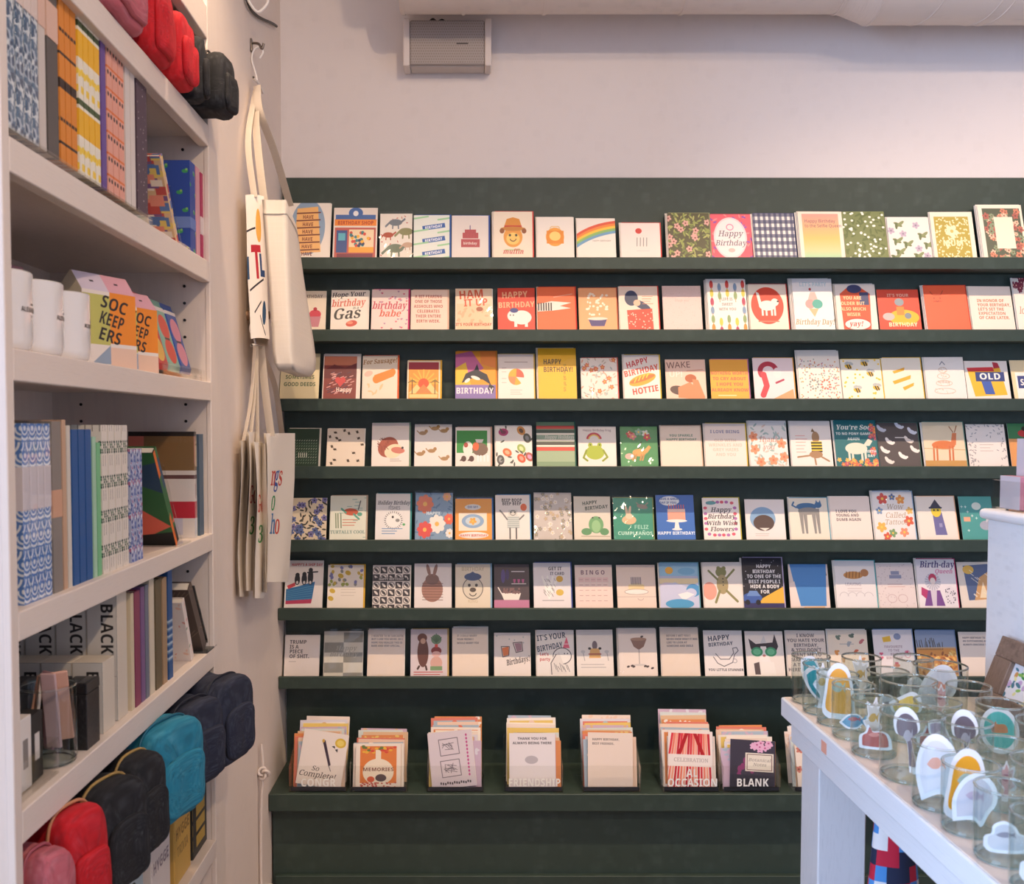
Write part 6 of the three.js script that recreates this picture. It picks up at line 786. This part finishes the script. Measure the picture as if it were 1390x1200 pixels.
  BINS.forEach(([u0, u1, word, text], i) => {
    const x0 = xAt(u0, 1070, dF), x1 = xAt(u1, 1070, dF), w = x1 - x0, dep = 0.125, cx = (x0 + x1) / 2, fh = yAt(1040, dF) - shelfY;
    const b = thing('card_bin', `clear acrylic card bin ${where[i]}`, 'bin', [cx, shelfY, -dF], 'acrylic bins on the deep shelf');
    mesh('bin_floor', span(-w / 2, w / 2, 0, 0.003, -dep, 0), acrylic, b); mesh('bin_front', span(-w / 2, w / 2, 0.003, fh, -0.003, 0), acrylic, b); mesh('bin_back', span(-w / 2, w / 2, 0.003, fh * 1.6, -dep, -dep + 0.003), acrylic, b);
    for (const s of [-1, 1]) { const sh = new THREE.Shape(); sh.moveTo(0, 0.003); sh.lineTo(-dep, 0.003); sh.lineTo(-dep, fh * 1.6); sh.lineTo(-dep * 0.5, fh * 1.5); sh.lineTo(-0.004, fh); sh.lineTo(0, fh); const eg = new THREE.ExtrudeGeometry(sh, { depth: 0.002, bevelEnabled: false }); eg.rotateY(-Math.PI / 2); mesh('bin_side', eg, acrylic, b, [s * (w / 2 - 0.001) + 0.001, 0, 0]); }
    mesh('base_strip', span(-w / 2 + 0.004, w / 2 - 0.004, 0.0031, 0.0125, -0.006, -0.0032), mat('#23252e', 0.4), b);
    if (text) text.split('|').forEach((line, li, all) => {
      const tg = new TextGeometry(line, { font, size: 0.0155, depth: 0.0006, curveSegments: 3 }); tg.computeBoundingBox(); const bw = tg.boundingBox.max.x - tg.boundingBox.min.x, sc = Math.min(1.15, (w * (line.length < 4 ? 0.3 : 0.86)) / bw); tg.scale(sc, 1.25, 1);
      mesh('lettering', tg, mat('#f0eee8', 0.5), b, [-bw * sc / 2, 0.016 + (all.length - 1 - li) * 0.024, 0.0003]);
    });
    const N = 11, topY = yAt(tops[i], dF + 0.09);
    for (let k = 0; k < N; k++) {
      const f = k / (N - 1), last = k === N - 1;                     // 0 is the back, 1 the front
      const lean = (16 - f * 4) * DEG, cw = last ? w * 0.78 : w * rr(0.74, 0.9), hMax = (topY - shelfY - 0.004) / Math.cos(lean), h = last ? Math.min(0.14, hMax * 0.86) : hMax * (1 - 0.26 * f) * rr(0.95, 1);
      const zz = -dF - dep + 0.046 + f * (dep - 0.056), [art, lab, roll] = fronts[i];
      const t = thing('greeting_card', last ? `${lab} in front in the bin ${where[i].replace(' by the corner', '')}` : `${tone[(k * 5 + i * 3) % 12]} ${motif[k % 3]} card filed in the bin ${where[i]}`, 'greeting card', [cx + (last ? (i === 6 ? 0.004 : -0.002) : rr(-1, 1) * (w * 0.95 - cw) / 2), shelfY + 0.0035 + (last && roll ? Math.abs(roll) * cw / 2 : 0), zz], 'cards filed in the acrylic bins');
      t.rotation.set(-lean, 0, last ? -roll : rr(-0.02, 0.02), 'XYZ');
      if (last) { const c = paint(art); mesh('card', cardGeo(cw, h, 0.0012, c), sheetMat(c.s), t, [0, h / 2, 0]); mesh('envelope', box(cw * 0.98, h * 0.97, 0.001), mat(fill[i], 0.65), t, [0.002, h / 2, -0.0016]); }
      else {
        const cs = [fill[(k * 5 + i * 3) % 12], fill[(k * 7 + i) % 12], fill[(k + i * 5) % 12]];
        const c = paint(() => { BG(cs[0]); if (k % 3 === 0) many(24, (x, y) => E(x, y, 5, 3, cs[1], x), 4, 96, 2, 40); else if (k % 3 === 1) { R(6, 6, 88, 114, cs[1]); flower(50, 26, 18, cs[2]); } else lines(3, 20, 12, 60, 8, '#8a7f7a', 1.5); });
        mesh('card', cardGeo(cw, h, 0.0012, c), sheetMat(c.s), t, [0, h / 2, 0]);
        mesh('envelope', box(cw * 0.98, h * 0.98, 0.0016), mat(k % 2 ? '#e6dccf' : cs[2], 0.65), t, [0.0015, h / 2, -0.0018]);
      }
    }
  });
}

/* ---------- white table, riser and tumblers on the right ---------- */
const TY = 0.808, TX0 = xAt(1060, 945, 1.7), TX1 = 1.36, TZ0 = -1.7, TZ1 = -0.42;
const whitePaint = mapMat(grain('#e3e2e2', 0.02), 0.4);
{
  const t = thing('white_table', 'white painted wooden table with thick square legs', 'table', [(TX0 + TX1) / 2, 0, (TZ0 + TZ1) / 2]);
  const ox = (TX0 + TX1) / 2, oz = (TZ0 + TZ1) / 2, S2 = (x0, x1, y0, y1, z0, z1, r = 0.002) => span(x0 - ox, x1 - ox, y0, y1, z0 - oz, z1 - oz, r);
  const topWood = mapMat(tex(512, 512, (q, w, h) => { q.fillStyle = '#e4d2c6'; q.fillRect(0, 0, w, h); for (let i = 0; i < 260; i++) { q.fillStyle = `rgba(${rnd() < 0.5 ? '170,140,120' : '240,225,212'},${rr(0.05, 0.16)})`; q.fillRect(rnd() * w, rnd() * h, rr(2, 5), rr(40, 260)); } }), 0.45);
  mesh('table_top', S2(TX0, TX1, TY - 0.034, TY - 0.001, TZ0, TZ1, 0.003), whitePaint, t);
  mesh('top_veneer', S2(TX0 + 0.004, TX1 - 0.004, TY - 0.001, TY, TZ0 + 0.004, TZ1 - 0.004, 0.0004), topWood, t);
  mesh('apron', S2(TX0 + 0.012, TX0 + 0.032, TY - 0.074, TY - 0.034, TZ0 + 0.02, TZ1 - 0.02), whitePaint, t);
  mesh('apron', S2(TX1 - 0.032, TX1 - 0.012, TY - 0.074, TY - 0.034, TZ0 + 0.02, TZ1 - 0.02), whitePaint, t);
  mesh('apron', S2(TX0 + 0.032, TX1 - 0.032, TY - 0.074, TY - 0.034, TZ0 + 0.02, TZ0 + 0.04), whitePaint, t);
  for (const [lx, lz] of [[TX0 + 0.034, TZ0 + 0.012], [TX1 - 0.114, TZ0 + 0.012], [TX0 + 0.034, TZ1 - 0.1], [TX1 - 0.114, TZ1 - 0.1]]) mesh('leg', S2(lx, lx + 0.08, 0, TY - 0.034, lz, lz + 0.085, 0.003), whitePaint, t);
  mesh('price_sticker', S2(TX0 - 0.0004, TX0 + 0.0002, TY - 0.03, TY - 0.012, TZ0 + 0.20, TZ0 + 0.222, 0.0001), mat('#e8a288', 0.6), t);
  const rx0 = xAt(1337, 800, 1.69), ry = yAt(690, 1.69);
  const r = thing('white_riser', 'tall white display riser with a rounded overhanging top on the table', 'riser', [rx0, TY, 0]);
  mesh('riser_side', span(0, 0.02, 0, ry - TY - 0.018, -1.685, -0.95, 0.002), whitePaint, r); mesh('riser_side', span(0.26, 0.28, 0, ry - TY - 0.018, -1.685, -0.95, 0.002), whitePaint, r);
  mesh('riser_back', span(0.02, 0.26, 0, ry - TY - 0.018, -1.685, -1.667), whitePaint, r);
  mesh('riser_top', span(-0.012, 0.292, ry - TY - 0.018, ry - TY, -1.697, -0.94, 0.008), whitePaint, r);
  // acrylic tray of coloured pads on the riser
  const p = thing('acrylic_tray', 'clear acrylic tray of coloured notepads on top of the riser', 'tray', [rx0 + 0.006, ry, -1.655]);
  mesh('tray_floor', span(0, 0.13, 0, 0.003, -0.03, 0.12), acrylic, p); mesh('tray_wall', span(0, 0.003, 0.003, 0.05, -0.03, 0.12), acrylic, p); mesh('tray_wall', span(0.003, 0.13, 0.003, 0.05, 0.117, 0.12), acrylic, p); mesh('tray_wall', span(0.003, 0.13, 0.003, 0.05, -0.03, -0.027), acrylic, p);
  [['#b8788a', 0.055], ['#c9cf9a', 0.118], ['#5f93b8', 0.06], ['#e2a35a', 0.08]].forEach(([c, h], i) => {
    const n = thing('notepad', `${['dusty pink', 'striped pastel', 'blue', 'orange'][i]} notepad standing in the tray on the riser`, 'notepad', [rx0 + 0.022 + i * 0.024, ry + 0.0032, -1.64 + i * 0.006], 'notepads in the riser tray');
    mesh('pad_block', span(-0.01, 0.01, 0, h, -0.03, 0.03, 0.001), i === 1 ? mapMat(tex(64, 64, q => ['#a8a2b2', '#8fa6c8', '#d9d694', '#e2b06a', '#c97a86'].forEach((k, j) => { q.fillStyle = k; q.fillRect(0, j * 13, 64, 13); })), 0.5) : mat(c, 0.5), n); mesh('pad_cover', span(-0.0105, -0.01, 0, h, -0.03, 0.03), mat('#cfc6cc', 0.4), n);
  });
  // wood picture frame leaning on the riser
  const f = thing('picture_frame', 'brown wooden frame with a floral print leaning against the white riser', 'picture frame', [rx0 - 0.045, TY + 0.0065, -1.603 + 0.14]);
  f.rotation.z = -0.36;
  const wood = mapMat(tex(128, 512, (q, w, h) => { q.fillStyle = '#7c6556'; q.fillRect(0, 0, w, h); for (let i = 0; i < 200; i++) { q.fillStyle = `rgba(${rnd() < 0.5 ? '60,44,36' : '165,140,120'},${rr(0.08, 0.25)})`; q.fillRect(rnd() * w, rnd() * h, rr(1, 3), rr(30, 160)); } }), 0.55);
  const FW = 0.28, FH = 0.125, B = 0.034;
  mesh('frame_rail', span(-0.016, 0, 0, B, -FW / 2, FW / 2, 0.002), wood, f); mesh('frame_rail', span(-0.016, 0, FH - B, FH, -FW / 2, FW / 2, 0.002), wood, f);
  mesh('frame_stile', span(-0.016, 0, B, FH - B, -FW / 2, -FW / 2 + 0.05, 0.002), wood, f); mesh('frame_stile', span(-0.016, 0, B, FH - B, FW / 2 - B, FW / 2, 0.002), wood, f);
  const fl = mapMat(tex(256, 128, q => { q.fillStyle = '#ece8ea'; q.fillRect(0, 0, 256, 128); for (let i = 0; i < 90; i++) dab(q, ['#3f8f4a', '#8fbc5a', '#d89a5a', '#c9a8cc', '#e8e0a0', '#4a7a8a'][i % 6], rnd() * 256, rnd() * 128, rr(5, 13), 0.55, rnd() * 6); }), 0.5);
  mesh('art_print', span(-0.008, -0.004, B - 0.002, FH - B + 0.002, -FW / 2 + 0.05, FW / 2 - B), fl, f);
  tag(mesh('price_tag', rbox(0.006, 0.016, 0.014, 0.003), mat('#dcae8a', 0.6), scene, [rx0 - 0.016, TY + 0.118, -1.595], [0, 0, -0.36]), 'small tan clay tag on the corner of the wooden frame', 'tag');
}
/* tumblers of stickers */
{
  const spots = [];
  const col1 = [1.654, 1.592, 1.53, 1.464, 1.384, 1.29, 1.19, 1.115, 1.04, 0.965];
  col1.forEach((d, i) => spots.push([TX0 + 0.006 + (i === 5 ? 0.041 : 0.032) + rr(0, 0.004), -(d + 0.012), i === 5]));
  [1.655, 1.56, 1.475, 1.385, 1.29, 1.2, 1.11, 1.02].forEach((d, i) => spots.push([TX0 + 0.122 + rr(-0.006, 0.006), -d + (i === 0 ? 0.0 : 0), i % 4 === 2]));
  [1.65, 1.565, 1.47, 1.375, 1.26, 1.15].forEach((d, i) => spots.push([TX0 + 0.212 + rr(-0.005, 0.005), -d, i % 3 === 1]));
  const ord = ['first', 'second', 'third', 'fourth', 'fifth', 'sixth', 'seventh', 'eighth', 'ninth', 'tenth'];
  // die-cut outlines in a unit square, x -0.5..0.5, y 0..1
  const CUT = {
    bell: [-.3, 0, -.5, .12, -.42, .5, -.34, .8, -.15, .97, .08, 1, .3, .9, .42, .66, .48, .3, .5, .06, .3, 0],
    crest: [-.5, .9, -.2, 1, .05, .92, .5, .3, .5, .05, .2, 0, -.15, .2, -.42, .55],
    plume: [-.3, 0, -.12, .25, -.42, .5, -.2, .55, -.34, .9, -.1, .82, .05, 1, .16, .8, .4, .86, .28, .5, .44, .35, .1, .2, .05, 0],
    fish: [-.5, .4, -.2, .75, .15, .78, .32, .58, .5, .85, .46, .45, .5, .1, .3, .36, .1, .15, -.25, .14],
    bun: [-.5, .1, -.48, .5, -.3, .66, -.2, .95, -.08, .7, .2, .72, .42, .6, .5, .2, .4, 0, -.4, 0],
    spoon: [-.16, 0, -.1, .5, -.5, .62, -.5, .85, -.2, 1, .2, 1, .5, .85, .5, .64, .12, .5, .18, 0],
    swirl: [-.45, 0, -.5, .4, -.36, .75, -.1, .98, .2, 1, .46, .8, .5, .5, .34, .26, .2, 0, 0, .1],
    lemon: [-.5, .75, -.1, .9, .3, 1, .5, .8, .44, .5, .1, .45, .06, 0, -.1, 0, -.12, .42, -.4, .5],
    disc: Array.from({ length: 48 }, (_, i) => i % 2 ? 0.5 + 0.5 * Math.sin((i - 1) / 48 * 6.2832) : 0.5 * Math.cos(i / 48 * 6.2832)),
    cloud: [-.5, .2, -.46, .5, -.3, .6, -.24, .86, 0, 1, .22, .84, .3, .62, .5, .5, .5, .16, .3, 0, -.34, 0],
  };
  const cut = (pts, w, h, k, oy) => { const v = []; for (let i = 0; i < pts.length; i += 2) v.push(new THREE.Vector2(pts[i] * w * k, ((pts[i + 1] - 0.5) * k + 0.5) * h + oy)); const c = new THREE.SplineCurve([...v, v[0]]); return new THREE.Shape(c.getPoints(36)); };
  function sticker(label, pos, rot, w, h, cols, form) {
    const t = thing('vinyl_sticker', label, 'sticker', pos, 'stickers in the tumblers'); t.rotation.set(...rot);
    mesh('backing', new THREE.ExtrudeGeometry(cut(CUT[form], w, h, 1, 0), { depth: 0.0006, bevelEnabled: false }), mat('#f0ecee', 0.3), t);
    const pr = mesh('print', new THREE.ExtrudeGeometry(cut(CUT[form], w, h, 0.8, 0), { depth: 0.0003, bevelEnabled: false }), mat(cols[0], 0.35), t, [0, 0, 0.0006]);
    mesh('print_detail', new THREE.ExtrudeGeometry(cut(CUT[form === 'disc' ? 'bun' : 'fish'], w * 0.42, h * 0.26, 1, h * 0.45), { depth: 0.0002, bevelEnabled: false }), mat(cols[1], 0.35), pr, [0, 0, 0.0003]);
  }
  const kinds = [['teal crescent', ['#2f9aa6', '#dfe6ea'], 0.046, 0.07, 'crest'], ['white feather', ['#d6d0ca', '#c9a45a'], 0.036, 0.075, 'plume'], ['orange bell-shaped', ['#eea32a', '#a8b8a8'], 0.05, 0.088, 'bell'], ['blue and red fish', ['#5a94b0', '#c2485a'], 0.044, 0.034, 'fish'], ['brick red shell', ['#b5544a', '#d8887a'], 0.044, 0.036, 'bun'], ['dark spoon-shaped', ['#6f6068', '#a8a0a6'], 0.03, 0.085, 'spoon'], ['white swirl', ['#e2dde4', '#e8a48e'], 0.055, 0.08, 'swirl'], ['pearl-coloured swirl', ['#cfc6d0', '#b9a2b4'], 0.046, 0.06, 'swirl'], ['grey cloud', ['#d2ced4', '#8f8a98'], 0.046, 0.034, 'cloud'], ['pale cloud', ['#dcd8dc', '#6a6078'], 0.048, 0.04, 'cloud'], ['yellow and green lemon', ['#e8c25a', '#a8b85a'], 0.046, 0.06, 'lemon'], ['teal round plate', ['#58b8b0', '#c9865a'], 0.06, 0.066, 'disc'], ['mauve crescent', ['#b9a0b4', '#e2d2dc'], 0.036, 0.045, 'crest'], ['pink feather', ['#d8a8a8', '#a86a74'], 0.026, 0.05, 'plume']];
  spots.forEach(([x, z, big], i) => {
    const edge = i < 10, wh = edge ? `${ord[i]} tumbler from the back corner along the open edge` : i < 18 ? `${ord[i - 10]} tumbler of the middle row from the card wall` : `${ord[i - 18]} tumbler of the row beside the riser`;
    const t = thing('glass_tumbler', `clear glass ${wh}`, 'tumbler', [x, TY, z], 'sticker tumblers on the white table');
    tumblerParts(big ? 0.041 : 0.032, big ? 0.088 : 0.08, t);
    const n = i % 3 === 1 ? 2 : 1;
    for (let k = 0; k < n; k++) {
      const main = k === 0, kd = main ? kinds[edge ? i : [1, 8, 10, 12, 5, 13, 9, 7, 9, 13, 8, 11, 12, 8][(i - 10) % 14]] : kinds[(i * 5 + k * 3 + 6) % 14], R0 = (big ? 0.041 : 0.032);
      const w = Math.min(kd[2], R0 * 1.55), h = kd[3];
      sticker(`${kd[0]} sticker ${main ? 'at the front of' : 'tucked at the back of'} the ${wh}`.split(' ').slice(0, 16).join(' '), [x + (main ? 0 : rr(-0.004, 0.004)), TY + 0.009, z + (main ? 0.006 : -0.012)], [main ? -0.1 : 0.12, main ? -0.45 : rr(-0.3, 0.3), main ? rr(-0.12, 0.12) : rr(-0.2, 0.2)], w, h, kd[1], kd[4]);
    }
  });
}
/* checked and navy cloth bags hanging under the table */
{
  const chk = mapMat(tex(128, 128, q => { const c = ['#c21a38', '#e9e4e0', '#1c2440', '#4a8ccc', '#c9cdd0', '#1c2440', '#e9e4e0', '#c21a38']; for (let r = 0; r < 4; r++) for (let k = 0; k < 4; k++) { q.fillStyle = c[(r * 3 + k * 5) % 8]; q.fillRect(k * 32, r * 32, 32, 32); } }, 3, 5), 0.8, { side: THREE.DoubleSide });
  const navy = mapMat(tex(128, 128, q => { q.fillStyle = '#1f2c3a'; q.fillRect(0, 0, 128, 128); q.fillStyle = '#cfd4d6'; for (const [x, y] of [[30, 40], [90, 84]]) { q.beginPath(); q.arc(x, y, 20, 0, 7); q.fill(); q.fillStyle = '#1f2c3a'; q.beginPath(); q.arc(x + 9, y - 6, 19, 0, 7); q.fill(); q.fillStyle = '#cfd4d6'; } }), 0.8, { side: THREE.DoubleSide });
  const drape = (label, z, x0, wTop, wBot, y0, y1, m, grp) => {
    const b = thing('cloth_bag', label, 'cloth bag', [x0, y0, z], grp);
    const ring = (t, off) => Array.from({ length: 32 }, (_, i) => { const a = i / 32 * 6.2832, w = wTop + (wBot - wTop) * Math.min(1, t * 1.2), f = 1 + 0.14 * Math.sin(a * 5 + t * 2) * t; return [Math.cos(a) * w * 0.5 * f, -(y0 - y1) * t, Math.sin(a) * w * 0.32 * f + off]; });
    mesh('bag_body', loft(Array.from({ length: 12 }, (_, i) => ring(i / 11, 0))), m, b);
    mesh('bag_loop', tube([[0, 0, 0], [0.008, (TY - 0.075 - y0) * 0.6, 0], [0, TY - 0.036 - y0, 0]], 0.004, 12), m, b);
    mesh('neck_tie', (() => { const g = new THREE.TorusGeometry(wTop * 0.48, 0.004, 8, 24); g.rotateX(Math.PI / 2); g.scale(1, 1, 0.66); return g; })(), mat('#d9d4cc', 0.7), b, [0, -0.004, 0]);
  };
  const d = 1.5;
  drape('red, white and blue checked cloth bag hanging under the table', -d, xAt(1212, 1160, d), 0.05, 0.12, TY - 0.085, 0.24, chk, 'cloth bags under the table');
  drape('dark navy cloth bag with pale moons hanging under the table', -d + 0.15, xAt(1256, 1170, d), 0.05, 0.1, TY - 0.085, 0.26, navy, 'cloth bags under the table');
}
renderer.render(scene, camera);
